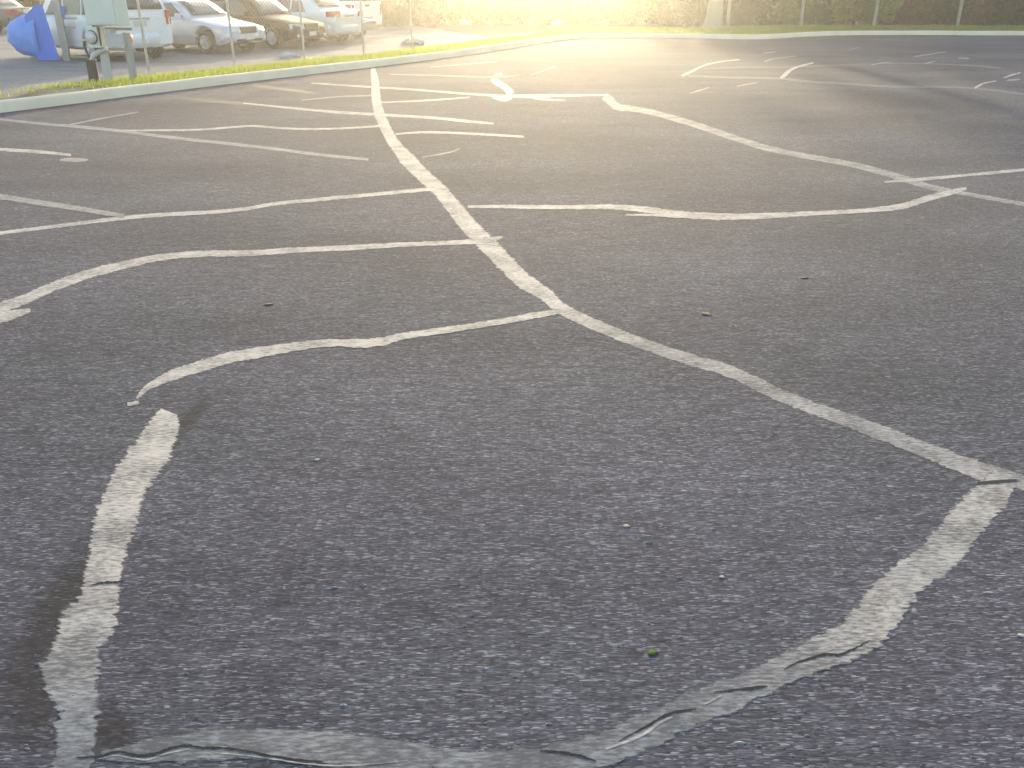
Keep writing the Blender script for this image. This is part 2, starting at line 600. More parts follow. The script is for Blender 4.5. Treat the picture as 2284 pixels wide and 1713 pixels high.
stroke('parking_line', D((-70, 700, 30), (-20, 672, 26), (45, 650, 22), (120, 618, 21), (200, 590, 20), (280, 570, 17), (350, 556, 15), (430, 549, 14), (540, 547, 14), (650, 540, 12), (750, 536, 12), (850, 530, 11), (960, 525, 10), (1060, 522, 12)),
       M_PAINT, 0.006, 0.12, label='cream line curving down to a hooked end at the picture edge')
stroke('parking_line', D((-30, 690, 22), (10, 685, 24), (40, 677, 18), (66, 671, 8)), M_PAINT, 0.0075, 0.1)
stroke('parking_line', D((296, 862, 6), (312, 843, 12), (340, 826, 18), (380, 808, 24), (440, 790, 25), (500, 772, 25), (560, 762, 24), (620, 752, 20), (680, 744, 18), (730, 741, 17), (790, 742, 20), (835, 736, 19), (870, 727, 16), (930, 718, 15), (1000, 708, 14), (1100, 692, 14), (1160, 681, 14), (1208, 673, 10)),
       M_PAINT, 0.006, 0.1, label='bright white wavy line tapering to a point above the detached stroke')
stroke('parking_line', D((275, 873, 8), (285, 873, 9), (300, 869, 8)), M_PAINT, 0.006, 0.1)
stroke('parking_line', D((478, 768, 4), (500, 764, 5), (540, 759, 4)), M_PAINT, 0.007, 0.1)
stroke('parking_line', D((366, 890, 40), (358, 910, 62), (345, 940, 72), (325, 980, 88), (295, 1020, 84), (272, 1060, 86), (258, 1100, 92, .1), (243, 1150, 88, .15), (232, 1200, 80, .1), (220, 1260, 84, .1), (212, 1310, 94, .25), (188, 1350, 118, .4), (170, 1390, 100, .4), (160, 1430, 118, .5), (150, 1460, 124, .6), (162, 1500, 104, .8), (168, 1540, 92, .9), (164, 1590, 88, 1), (160, 1630, 84, 1), (150, 1672, 90, 1)),
       M_PAINT, 0.0045, 0.14, label='wide ragged off-white stroke standing apart, chipped and worn grey at its near end')
stroke('parking_line', D((2172, 1030, 62, .2), (2140, 1072, 78, .2), (2100, 1110, 82, .2), (2060, 1165, 88, .3), (2020, 1205, 84, .4), (1960, 1250, 84, .35), (1915, 1300, 92, .2), (1885, 1345, 96, .25), (1830, 1385, 86, .4), (1760, 1418, 74, .55), (1690, 1448, 68, .7), (1640, 1475, 66, .8), (1560, 1508, 72, .9), (1480, 1542, 74, .95), (1400, 1580, 76, 1), (1320, 1612, 74, 1), (1230, 1636, 70, 1), (1130, 1650, 68, 1), (1000, 1654, 68, 1), (850, 1634, 76, .95), (700, 1616, 72, .9), (560, 1608, 70, .95), (430, 1612, 66, 1), (320, 1624, 48, 1), (220, 1634, 22, 1)),
       M_PAINT, 0.0048, 0.12, label='broad cracked stroke from the corner, fading to blue-grey along the bottom')
stroke('parking_line', Z8((75, 622, 10), (200, 622, 14), (350, 624, 16), (500, 624, 17), (640, 624, 20), (760, 634, 24), (860, 648, 26), (960, 657, 28), (1100, 661, 26), (1250, 656, 22), (1400, 648, 18), (1560, 640, 17), (1660, 632, 20), (1740, 622, 24), (1800, 604, 24), (1870, 583, 24), (1940, 565, 20), (1990, 552, 12)),
       M_PAINT, 0.006, 0.12, label='wavy pale line joining the long line to the crossing on the right')
stroke('parking_line', Z8((680, 655, 6), (780, 655, 10), (880, 661, 10), (960, 666, 6)), M_PAINT, 0.0075, 0.1)
stroke('parking_line', Z8((600, 196, 30), (622, 214, 36), (650, 238, 28), (720, 248, 22), (800, 264, 24), (900, 292, 24), (1000, 324, 25), (1100, 358, 25), (1200, 390, 24), (1320, 418, 22), (1450, 441, 22), (1560, 462, 23), (1660, 488, 25), (1760, 517, 27), (1850, 546, 24), (1950, 566, 18), (2060, 586, 16), (2212, 612, 16), (2330, 632, 16)),
       M_PAINT, 0.004, 0.1, age=0.55, label='pale line sweeping down across the right half of the lot')
stroke('parking_line', Z8((1675, 527, 6), (1780, 520, 12), (1900, 509, 12), (2020, 498, 10), (2110, 490, 12), (2212, 480, 12), (2330, 466, 12)), M_PAINT, 0.0052, 0.12)
stroke('parking_line', Z7((-60, 208, 9), (0, 214, 9), (200, 235, 11), (300, 242, 13), (480, 260, 13), (700, 288, 13), (900, 310, 13), (1100, 332, 13), (1300, 358, 13), (1515, 380, 10)), M_FAINT, 0.004, 0.1,
       label='faded straight line crossing the far left of the lot')
stroke('parking_line', Z7((270, 240, 7), (400, 214, 7), (570, 184, 5)), M_FAINT, 0.005, 0.1)
stroke('parking_line', Z7((470, 259, 5), (650, 260, 8), (830, 256, 8), (940, 248, 8), (1040, 242, 8), (1150, 250, 8), (1250, 254, 8), (1400, 252, 8), (1560, 242, 8)), M_PAINT, 0.005, 0.1)
stroke('parking_line', Z7((-60, 334, 12), (0, 338, 13), (150, 347, 14), (292, 361, 10)), M_PAINT, 0.004, 0.1)
stroke('paint_patch', Z7((245, 381, 6), (270, 381, 15), (305, 381, 18), (340, 381, 15), (362, 380, 5)), M_FAINT, 0.004, 0.05)
stroke('parking_line', Z7((1000, 148, 5), (1200, 168, 9), (1400, 186, 11), (1750, 206, 11), (1900, 220, 12), (2030, 232, 8)), M_PAINT, 0.0055, 0.08)
stroke('parking_line', Z7((1625, 276, 6), (1720, 268, 9), (1850, 270, 10), (2000, 277, 10), (2155, 286, 8)), M_PAINT, 0.0055, 0.08)
stroke('parking_line', Z7((1735, 371, 4), (1840, 352, 7), (1890, 335, 5)), M_FAINT, 0.0055, 0.08)
stroke('parking_line', Z7((1280, 65, 5), (1500, 80, 8), (1700, 92, 8), (1900, 108, 9), (2100, 120, 10), (2260, 124, 8)), M_PAINT, 0.0055, 0.08)
stroke('parking_line', Z7((1565, 145, 5), (1750, 137, 8), (1930, 124, 5)), M_PAINT, 0.006, 0.08)
stroke('parking_line', Z7((1240, 136, 4), (1400, 121, 6), (1535, 117, 6)), M_FAINT, 0.006, 0.08)
stroke('parking_line', [(1119, 164, 8), (1107, 172, 13), (1102, 178, 15), (1112, 186, 14), (1125, 194, 15), (1134, 202, 17), (1140, 211, 18)], M_PAINT, 0.006, 0.1,
       label='short chunky zigzag mark in the sun glow')
stroke('parking_line', [(1098, 216, 5), (1112, 219, 11), (1126, 220.5, 13), (1141, 216, 11)], M_PAINT, 0.0066, 0.1)
stroke('parking_line', Z7((1985, 712, 22), (2030, 706, 18), (2068, 699, 6)), M_PAINT, 0.0066, 0.1)
stroke('parking_line', [(1143, 213, 4), (1200, 213, 5), (1261, 213.5, 6), (1310, 212.5, 5), (1356, 212, 4)], M_PAINT, 0.0065, 0.1)
stroke('parking_line', [(1190, 221, 3), (1230, 223, 5), (1262, 223.5, 3)], M_FAINT, 0.0065, 0.1)
stroke('parking_line', [(1521, 169, 4.8), (1541, 160, 5.4), (1572, 145.5, 4.1), (1611, 137, 2.7), (1650, 133, 2.0)], M_PAINT, 0.006, 0.1)
stroke('parking_line', [(1741, 174, 6.1), (1750, 168, 8.8), (1757, 161, 8.2), (1775, 150.5, 4.8), (1814, 140, 2.7)], M_PAINT, 0.006, 0.1, label='short bright hooked tick on the far line')
stroke('parking_line', [(1535, 169, 2.7), (1633, 173, 4.8), (1735, 175, 5.4), (1796, 181, 5.4), (1887, 187, 5.4), (1987, 193, 5.4), (2085, 194, 5.4), (2174, 197, 5.4), (2284, 210, 6.8), (2340, 219, 6.8)], M_DIM, 0.004, 0.08,
       label='faint grey line running across the far right of the lot')
stroke('parking_line', [(2174, 197, 4.1), (2184, 191, 4.8), (2196, 185.5, 3.4), (2223, 180.5, 2.0)], M_PAINT, 0.006, 0.1)
stroke('parking_line', [(2238, 174, 2.7), (2255, 168, 3.4), (2276, 162, 2.0)], M_PAINT, 0.006, 0.1)
stroke('parking_line', [(2245, 180, 2.7), (2262, 178, 4.8), (2275, 177, 2.7)], M_FAINT, 0.006, 0.1)
stroke('parking_line', [(1539, 208, 2.0), (1560, 202, 3.4), (1582, 195, 2.0)], M_FAINT, 0.006, 0.1)
stroke('parking_line', [(1643, 193, 2.0), (1665, 188.5, 2.7), (1690, 184.5, 2.0)], M_FAINT, 0.006, 0.1)
stroke('parking_line', [(1704, 138, 2.0), (1716, 134, 3.4), (1729, 130.5, 2.0), (1775, 125, 1.4)], M_FAINT, 0.006, 0.1)
stroke('parking_line', [(1700, 119, 1.4), (1720, 117, 2.7), (1733, 115, 1.4)], M_FAINT, 0.006, 0.1)
stroke('parking_line', [(2038, 127, 1.4), (2060, 123, 2.7), (2111, 116, 1.4)], M_FAINT, 0.006, 0.1)
stroke('parking_line', [(1944, 145, 2.0), (1965, 141, 2.7), (1987, 139, 1.4)], M_FAINT, 0.0065, 0.1)
stroke('parking_line', [(2062, 142, 2.0), (2075, 139, 2.7), (2087, 136, 1.4)], M_FAINT, 0.006, 0.1)
stroke('parking_line', [(1893, 111, 1.4), (1905, 108, 2.0), (1917, 106, 1.4)], M_FAINT, 0.006, 0.1)
stroke('parking_line', [(2138, 130, 2.7), (2150, 130, 4.1), (2162, 130.5, 2.7)], M_FAINT, 0.006, 0.1)
stroke('parking_line', [(1572, 153, 2.0), (1664, 150, 2.7), (1755, 150, 2.7), (1850, 146, 2.7), (2026, 141.5, 2.7), (2164, 146, 3.4), (2230, 152, 3.4)], M_DIM, 0.004, 0.08)
stroke('parking_line', [(1185, 167, 2.0), (1215, 157, 2.7), (1240, 147, 2.0)], M_FAINT, 0.006, 0.1)
stroke('parking_line', [(960, 150, 2.0), (1050, 142, 2.7), (1110, 137, 2.0)], M_FAINT, 0.006, 0.1)
stroke('parking_line', [(870, 166, 2.0), (960, 168, 2.7), (1100, 172, 2.7), (1160, 168, 2.0)], M_FAINT, 0.006, 0.1)

# cracks and tar seams
stroke('dark_line', [(1985, 983, 6), (2040, 1004, 18), (2100, 1026, 22), (2160, 1046, 20), (2205, 1060, 14)], M_TAR, 0.0036, 0.15, label='dark tar seam under the broad painted line')
stroke('crack', [(2180, 1079, 5), (2220, 1076, 7), (2268, 1072, 4)], M_CRACK, 0.0085, 0.2)
for tr in ([(170, 1691, 5), (217, 1689, 7), (250, 1680, 7), (271, 1678, 8), (300, 1685, 9), (323, 1686, 10), (350, 1681, 9), (380, 1670, 8), (418, 1664, 8), (450, 1669, 8), (488, 1669, 9), (540, 1674, 7), (600, 1686, 8), (660, 1696, 8), (720, 1700, 6)],
           [(1379, 1655, 3), (1442, 1621, 7), (1470, 1604, 8), (1506, 1589, 8), (1553, 1583, 4)],
           [(1592, 1545, 3), (1640, 1540, 8), (1690, 1534, 10), (1712, 1532, 4)],
           [(1748, 1494, 3), (1781, 1478, 7), (1838, 1461, 9), (1870, 1462, 10), (1900, 1450, 7), (1940, 1430, 3)],
           [(1204, 1676, 3), (1240, 1678, 9), (1290, 1686, 10), (1330, 1700, 4)],
           [(205, 1306, 3), (230, 1301, 8), (262, 1299, 7), (280, 1296, 3)],
           [(860, 1012, 2), (900, 975, 4), (930, 971, 3)],
           [(1530, 500, 2), (1480, 502, 4), (1500, 508, 2)],
           ):
    if tr[0][0] != 1530 and tr[0][0] != 860:
        stroke('crack', [(a, b_, c * .55) for a, b_, c in tr], M_CRACK, 0.0075, 0.6)
# pale exposed lips of the cracks
for tr in ([(220, 1694, 3), (260, 1686, 5), (300, 1693, 7), (330, 1695, 7), (375, 1681, 6), (420, 1672, 4)], [(480, 1680, 3), (550, 1686, 6), (610, 1694, 6), (680, 1704, 6), (760, 1709, 6), (860, 1702, 6), (910, 1697, 3)],
           [(1350, 1672, 6), (1400, 1654, 12), (1440, 1636, 13), (1470, 1614, 13), (1500, 1600, 6)], [(1570, 1572, 4), (1590, 1562, 12), (1610, 1552, 4)]):
    stroke('crack_lip', [(a, b_, c * .6) for a, b_, c in tr], M_PAINT, 0.0068, 0.3, age=.35)
# thin dark lines on the lot, in the tar material
for tr in ([(380, 218, 5), (430, 221, 7), (500, 228, 7), (560, 232, 5)], [(560, 190, 4), (640, 200, 6), (700, 208, 4)]):
    stroke('dark_line', tr, M_TAR, 0.0036, 0.2)

# brown leaf-dust stain beside the ragged stroke: soft edged by its own mask
ms_ = bpy.data.materials.new('brown_stain')
ms_.use_nodes = True
t = ms_.node_tree
N, L = t.nodes, t.links
b = N['Principled BSDF']
b.inputs['Base Color'].default_value = (0.040, 0.033, 0.029, 1)
b.inputs['Roughness'].default_value = 0.9
at = N.new('ShaderNodeAttribute'); at.attribute_name = 'cover'
nn = N.new('ShaderNodeTexNoise'); nn.inputs['Scale'].default_value = 30; nn.inputs['Detail'].default_value = 6
tc = N.new('ShaderNodeTexCoord')
L.new(tc.outputs['Object'], nn.inputs['Vector'])
mm = N.new('ShaderNodeMath'); mm.operation = 'MULTIPLY'
L.new(at.outputs['Fac'], mm.inputs[0]); L.new(nn.outputs['Fac'], mm.inputs[1])
m2 = N.new('ShaderNodeMath'); m2.operation = 'MULTIPLY'; m2.inputs[1].default_value = 1.0; m2.use_clamp = True
L.new(mm.outputs[0], m2.inputs[0])
L.new(m2.outputs[0], b.inputs['Alpha'])


def stain(trace, m, z):
    C = smooth_poly([Vector(p) for p in trace], 8)
    vs, cv, fs = [], [], []
    for i, p in enumerate(C):
        e = min(1, i / 10, (len(C) - 1 - i) / 10)
        for k in range(7):
            u = k / 6 * 2 - 1
            q = gp(p.x + u * p.z / 2, p.y + u * 4, z)
            vs.append(q); cv.append(max(0, (1 - u * u)) * e)
    for i in range(len(C) - 1):
        for k in range(6):
            fs.append((i * 7 + k, i * 7 + k + 1, i * 7 + 8 + k, i * 7 + 7 + k))
    mb = MB(); mb.add(vs, fs, True)
    me = mb.mesh('stain', m)
    a = me.attributes.new('cover', 'FLOAT', 'POINT')
    a.data.foreach_set('value', cv)
    link('stain', me, LOT)


stain([(205, 1180, 60), (170, 1280, 110), (135, 1360, 150), (95, 1440, 160), (70, 1520, 180), (75, 1600, 190), (70, 1680, 180)], ms_, 0.0006)
stain([(262, 1560, 60), (258, 1610, 110), (250, 1660, 130), (240, 1705, 120)], ms_, 0.00065)
stain([(480, 880, 20), (440, 915, 50), (405, 950, 50), (380, 1000, 20)], ms_, 0.0007)

# loose light grit caught in the seal coat
gm = MB()
rg = random.Random(3)
for i in range(600):
    py = 1740 - 900 * rg.random() ** 1.5
    p = gp(rg.uniform(-40, 2330), py)
    r = rg.uniform(0.0010, 0.0028) * (1.0 + (1 if rg.random() < 0.04 else 0))
    a = rg.uniform(0, 3.14)
    st = rg.uniform(1.6, 3.2)
    vs = []
    for k in range(5):
        an = k * 1.2566 + rg.uniform(-.3, .3)
        vs.append((p.x + math.cos(an) * r * st, p.y + math.sin(an) * r, 0.0005))
    vs.append((p.x, p.y, 0.0005 + r * rg.uniform(0.5, 0.9)))
    gm.add(vs, [(k, (k + 1) % 5, 5) for k in range(5)])
gm.build('gravel', mat('grit', (0.21, 0.207, 0.205), 0.8, var=0.6, scale=40), kind='stuff', label='pale grit scattered over the near asphalt')


def pebble(px, py, r, m, label, flat=0.6, name='pebble', cat='stone', group=None):
    p = gp(px, py)
    bm_ = bmesh.new()
    bmesh.ops.create_icosphere(bm_, subdivisions=2, radius=1)
    for v in bm_.verts:
        k = 1 + 0.28 * mnoise.noise(v.co * 1.3 + Vector((px, py, 0)))
        v.co = Vector((v.co.x * r * 1.5 * k, v.co.y * r * k, (v.co.z * r * flat * 0.6 * k)))
    zmin = min(v.co.z for v in bm_.verts)
    for v in bm_.verts:
        v.co.z -= zmin + 0.001
    me = bpy.data.meshes.new(name)
    bm_.to_mesh(me); bm_.free()
    for q in me.polygons: q.use_smooth = True
    me.materials.append(m)
    o = link(name, me, None, label, cat, group)
    o.location = p
    return o


M_STONE = mat('pale_stone', (0.45, 0.42, 0.36), 0.8, var=0.2, scale=60)
pebble(707, 1026, 0.007, M_STONE, 'small pale stone on bare asphalt near the top of the ragged stroke')
pebble(1397, 1174, 0.008, mat('tan_stone', (0.5, 0.38, 0.27), 0.8, var=0.2, scale=60), 'small tan stone alone in the middle of the asphalt stall')
pebble(1610, 1287, 0.006, M_STONE, 'small white stone inside the bend of the broad right stroke')
pebble(2278, 1418, 0.008, M_STONE, 'white stone outside the broad right stroke at the picture edge')
M_DEAD = mat('dead_leaf', (0.03, 0.025, 0.02), 0.8, var=0.3, scale=50)


def leaf(px, py, ln, rz, m, label, curl=0.15, name='leaf'):
    vs, fs = [], []
    for i in range(9):
        u = i / 8
        hw = 0.36 * ln * math.sin(math.pi * min(1, u ** 0.8)) * (1 if u < 1 else 0)
        zc = curl * ln * (u - 0.5) ** 2 + 0.0015
        vs += [((u - .5) * ln, -hw, zc + hw * 0.12), ((u - .5) * ln, 0, zc), ((u - .5) * ln, hw, zc + hw * 0.12)]
    for i in range(8):
        for k in (0, 1):
            fs.append((i * 3 + k, i * 3 + 3 + k, i * 3 + 4 + k, i * 3 + 1 + k))
    mb = MB(); mb.add(vs, fs, True)
    o = link(name, mb.mesh(name, m), None, label, 'leaf')
    so_ = o.modifiers.new('thick', 'SOLIDIFY'); so_.thickness = 0.0015
    o.location = gp(px, py)
    o.rotation_euler = (0, 0, rz)
    return o


leaf(1456, 1457, 0.034, 0.3, mat('green_leaf', (0.06, 0.10, 0.025), 0.9, spec=0.1, var=0.25, scale=60), 'bright green leaf lying on the near asphalt')
leaf(1794, 620, 0.06, 0.2, M_DEAD, 'dark dead leaf on the open asphalt to the right, the farther of two')
leaf(1576, 701, 0.065, -0.5, M_DEAD, 'dark curled dead leaf beyond the broad slanting line')
leaf(600, 679, 0.06, 0.2, M_DEAD, 'dark dead leaf between the two curving lines on the left half')

# ------------------------------------------------------------------ grass
def tone_attr(me, tones):
    a = me.attributes.new('tone', 'FLOAT', 'FACE')
    a.data.foreach_set('value', tones)


rg = random.Random(11)
gv, gf, gt = [], [], []


def blade(p, h, tone):
    a = rg.uniform(0, 6.28)
    wx, wy = math.cos(a) * 0.011, math.sin(a) * 0.011
    lx, ly = rg.gauss(0, 0.4) * h, rg.gauss(0, 0.4) * h
    o = len(gv)
    gv.extend([(p.x - wx, p.y - wy, p.z), (p.x + wx, p.y + wy, p.z), (p.x + lx, p.y + ly, p.z + h)])
    gf.append((o, o + 1, o + 2)); gt.append(tone)


for i in range(len(pts) - 1):
    A, B = pts[i], pts[i + 1]
    isback = KS[i] in back
    ln = (A[0] - B[0]).length
    width = (A[2] - A[0]).length
    nb = int(ln * min(width, 9) * (330 if not isback else 170))
    for _ in range(nb):
        u, v = rg.random(), rg.random()
        a = A[0].lerp(A[1], v * 1.667) if v < .6 else A[1].lerp(A[2], (v - .6) * 2.5)
        c = B[0].lerp(B[1], v * 1.667) if v < .6 else B[1].lerp(B[2], (v - .6) * 2.5)
        p = a.lerp(c, u)
        dens = 1.0
        if not isback and p.y < 17.0:
            dens = 0.05 if p.y < 15.6 else 0.05 + (p.y - 15.6) / 1.4
            dens *= 1.0 + mnoise.noise(p * 1.3)
        if isback and p.x > 15:
            dens = 0.45
        if rg.random() > dens:
            continue
        k = 0.5 + 0.5 * mnoise.noise(p * 0.9)
        blade(p, rg.uniform(0.04, 0.10) * (0.7 + k * 0.7), min(1, max(0, 0.5 * k + rg.random() * 0.5)))
me = bpy.data.meshes.new('grass')
me.from_pydata(gv, [], gf)
me.materials.append(M_GRASS)
tone_attr(me, gt)
link('grass', me, kind='stuff', label='bright green grass growing on the strip behind the kerb')

# ------------------------------------------------------------------ foliage
def leaf_cloud(rnd, clumps, n, size, vert=0.0):
    vs, fs, tn = [], [], []
    tot = sum(c[3] ** 2 for c in clumps)
    for (cx, cy, cz, cr, tone) in clumps:
        k = int(n * cr * cr / tot)
        for _ in range(k):
            while True:
                q = Vector((rnd.uniform(-1, 1), rnd.uniform(-1, 1), rnd.uniform(-1, 1)))
                if 0.15 < q.length < 1: break
            q = q.normalized() * (q.length ** 0.45)
            p = Vector((cx, cy, cz)) + Vector((q.x * cr, q.y * cr, q.z * cr * 0.9))
            if p.z < 0.02: p.z = rnd.uniform(0.02, 0.3)
            nrm = (q + Vector((rnd.gauss(0, .6), rnd.gauss(0, .6), rnd.gauss(0.2, .6)))).normalized()
            a = nrm.orthogonal().normalized()
            bb = nrm.cross(a)
            an = rnd.uniform(0, 6.28)
            a, bb = a * math.cos(an) + bb * math.sin(an), bb * math.cos(an) - a * math.sin(an)
            s = size * rnd.uniform(0.6, 1.4)
            o = len(vs)
            vs += [p - a * s, p + bb * s * 0.45, p + a * s, p - bb * s * 0.45]
            fs.append((o, o + 1, o + 2, o + 3))
            tn.append(min(1, max(0, tone + rnd.gauss(0, 0.22))))
    return vs, fs, tn


def cloud_mesh(name, rnd, clumps, n, size, m):
    vs, fs, tn = leaf_cloud(rnd, clumps, n, size)
    me = bpy.data.meshes.new(name)
    me.from_pydata([tuple(v) for v in vs], [], fs)
    me.materials.append(m)
    tone_attr(me, tn)
    return me


def stems_mesh(rnd, n, spread, h, r):
    mb = MB()
    for i in range(n):
        a = rnd.uniform(0, 6.28)
        q = spread * rnd.uniform(0.1, 1)
        b0 = Vector((math.cos(a) * q * .25, math.sin(a) * q * .25, -0.05))
        b1 = Vector((math.cos(a) * q * .6, math.sin(a) * q * .6, h * .5))
        b2 = Vector((math.cos(a) * q, math.sin(a) * q, h))
        mb.tube([b0, b1, b2], [r, r * .75, r * .4], 6)
    return mb.mesh('stem', M_BARK)


BUSH = []
for v, (m, hgt, rad, nl, tlo) in enumerate([(M_LEAF_D, 4.6, 1.9, 9000, .25), (M_LEAF_D, 5.2, 2.0, 9000, .4), (M_LEAF_L, 4.4, 1.8, 9000, .55), (M_LEAF_B, 3.2, 1.6, 6000, .4), (M_LEAF_GLOW, 2.0, 1.3, 6000, .45)]):
    rnd = random.Random(40 + v)
    cl = []
    nc = 20
    for i in range(nc):
        a = rnd.uniform(0, 6.28)
        q = rad * 0.75 * math.sqrt(rnd.random())
        zc = hgt * (0.08 + 0.8 * rnd.random())
        taper = 1.0 - 0.45 * (zc / hgt)
        cl.append((math.cos(a) * q * taper, math.sin(a) * q * taper, zc, rad * rnd.uniform(0.28, 0.5), min(1, max(0, tlo + rnd.gauss(0, .28)))))
    BUSH.append((cloud_mesh('foliage', rnd, cl, nl, 0.10, m), stems_mesh(rnd, 6, rad * .7, hgt * .7, 0.05)))


def bush(v, loc, sc_, label, group, name='shrub', rz=0.0, cat='shrub'):
    o = empty(name, loc, rz, label, cat, group)
    o.scale = (sc_, sc_, sc_)
    link('foliage', BUSH[v][0], o)
    link('stem', BUSH[v][1], o)
    return o


rnd = random.Random(77)
ORD = ["first", "second", "third", "fourth", "fifth", "sixth", "seventh", "eighth", "ninth", "tenth", "eleventh", "twelfth", "thirteenth", "fourteenth", "fifteenth", "sixteenth", "seventeenth", "eighteenth", "nineteenth", "twentieth", "twenty-first", "twenty-second", "twenty-third", "twenty-fourth"]
KIND = {0: 'dark green leafy shrub', 1: 'tall dark green shrub', 2: 'light green leafy shrub', 3: 'brownish sparse shrub'}
# belt behind the back fence (right of the glow)
xs = 1508
order = [3, 0, 3, 0, 2, 2, 0, 2, 2, 2, 3, 0, 0, 3, 0, 1, 0, 2, 0, 1, 0, 1]
i = 0
px = 1500
while px < 2460 and i < len(order):
    v = order[i]
    D_ = 47.5 + rnd.uniform(-0.6, 1.6)
    p = col_at(px, D_)
    bush(v, (p.x, p.y, -0.03), rnd.uniform(0.70, 0.88), KIND[v] + ' behind the back fence, ' + ORD[i] + ' from the sun glow', 'shrubs behind the back fence', rz=rnd.uniform(0, 6.28))
    px += rnd.uniform(40, 56)
    i += 1
px = 1520
i = 0
while px < 2500:
    p = col_at(px, 50.5 + rnd.uniform(0, 1.5))
    v = (0, 1, 2)[i % 3]
    bush(v, (p.x, p.y, -0.03), rnd.uniform(1.0, 1.3), 'rear row ' + KIND[v].replace(' leafy', '') + ' at the back, ' + ORD[i] + ' from the sun glow', 'shrubs behind the back fence', rz=rnd.uniform(0, 6.28))
    px += rnd.uniform(55, 75)
    i += 1
# low shrubs in the glow, its yellow coloured into their leaves
px = 965
i = 0
while px < 1500:
    p = col_at(px, 50 + rnd.uniform(0, 2))
    bush(4, (p.x, p.y, -0.03), rnd.uniform(1.05, 1.3), 'low yellow-green shrub, leaves coloured with the sun glow, ' + ORD[i] + ' from the car row', 'low shrubs in the sun glow', rz=rnd.uniform(0, 6.28))
    px += rnd.uniform(42, 60)
    i += 1
# hedge-row behind the neighbouring lot
px = -260
i = 0
while px < 1000:
    p = col_at(px, 47 + (0 if px > 500 else 3) + rnd.uniform(-.6, .8))
    v = 3 if px > 800 else (0, 1, 0, 2)[i % 4]
    bush(v, (p.x, p.y, -0.03), rnd.uniform(0.6, 0.75), 'hazy ' + KIND[v] + ' behind the cars, ' + ORD[i] + ' counting towards the sun', 'shrubs behind the neighbouring lot', rz=rnd.uniform(0, 6.28))
    px += rnd.uniform(48, 66)
    i += 1


# the tree on the back verge
def tree(loc, label):
    o = empty('tree', loc, 0.4, label, 'tree')
    rnd = random.Random(5)
    mb = MB()
    prof = [(-0.1, .62), (0.05, .52), (0.25, .40), (0.6, .345), (1.2, .32), (2.0, .305), (4.0, .27), (7.0, .23), (9.8, .17)]
    vs, fs = [], []
    nn = 16
    for h, r in prof:
        for k in range(nn):
            a = 2 * math.pi * k / nn
            rr = r * (1 + (0.16 if h < .4 else 0.05) * math.sin(a * 5 + 1) + 0.05 * mnoise.noise(Vector((math.cos(a) * 2, math.sin(a) * 2, h * 2))))
            vs.append((math.cos(a) * rr + 0.04 * h, math.sin(a) * rr, h))
    for i in range(len(prof) - 1):
        for k in range(nn):
            fs.append((i * nn + k, i * nn + (k + 1) % nn, (i + 1) * nn + (k + 1) % nn, (i + 1) * nn + k))
    mb.add(vs, fs, True)
    mb.build('trunk', M_BARK_PALE, o)
    cl = []
    for i in range(7):
        a = i * 0.9 + rnd.uniform(-.2, .2)
        L_ = rnd.uniform(1.2, 2.0)
        e = Vector((math.cos(a) * L_, math.sin(a) * L_, 9.6 + rnd.uniform(0.6, 2.2)))
        lb = MB()
        lb.tube([(0.37, 0, 9.0), (0.37 + e.x * .4, e.y * .4, 10.0), e], [.15, .10, .04], 7)
        lb.build('limb', M_BARK, o)
        for _ in range(4):
            cl.append((e.x + rnd.gauss(0, .5), e.y + rnd.gauss(0, .5), e.z + rnd.gauss(0, .5), rnd.uniform(.5, .85), min(1, max(0, rnd.gauss(.45, .25)))))
    link('crown', cloud_mesh('crown', rnd, cl, 9000, 0.09, M_LEAF_L), o)
    return o


tp = gp(1590, 64, 0.1)
tree((tp.x, min(tp.y, 43.0), 0.02), 'thick pale trunked tree with flared base on the back verge')

# tall trees added to shade the lot; their crowns stay unseen above the picture
for k, (x, n_) in enumerate(((9.6, 1500), (14.5, 2600), (20, 3600), (26.5, 4600), (33, 5200), (40, 5200), (47.5, 5200), (55, 5200))):
    o = empty('tree', (x, 55 + (k % 3) * 0.9, -0.03), k * 1.3, 'unseen shade tree added behind the back shrubs, ' + ORD[k] + ' from the sun glow', 'tree', 'shade trees added behind the back shrubs')
    rt = random.Random(900 + k)
    tb = MB(); tb.tube([(0, 0, -.1), (.1, 0, 3), (.2, .1, 7), (.2, .1, 10)], [.28, .22, .16, .06], 9); tb.build('trunk', M_BARK, o)
    for q in range(5):
        a = q * 1.26 + rt.uniform(-.3, .3)
        lb = MB(); lb.tube([(.15, .05, 3.2 + q), (1.3 * math.cos(a), 1.3 * math.sin(a), 4.6 + q), (2.6 * math.cos(a), 2.6 * math.sin(a), 5.6 + q)], [.10, .06, .025], 6); lb.build('limb', M_BARK, o)
    cl = []
    for q in range(46):
        a = rt.uniform(0, 6.28); h = rt.uniform(3.6, 11.8)
        r_ = 3.9 * math.sqrt(rt.random()) * (1 - .35 * abs(h - 7) / 5)
        cl.append((math.cos(a) * r_, math.sin(a) * r_, h, rt.uniform(.7, 1.2), min(1, max(0, rt.gauss(.4, .25)))))
    link('crown', cloud_mesh('crown', rt, cl, n_, 0.22, M_LEAF_D), o)

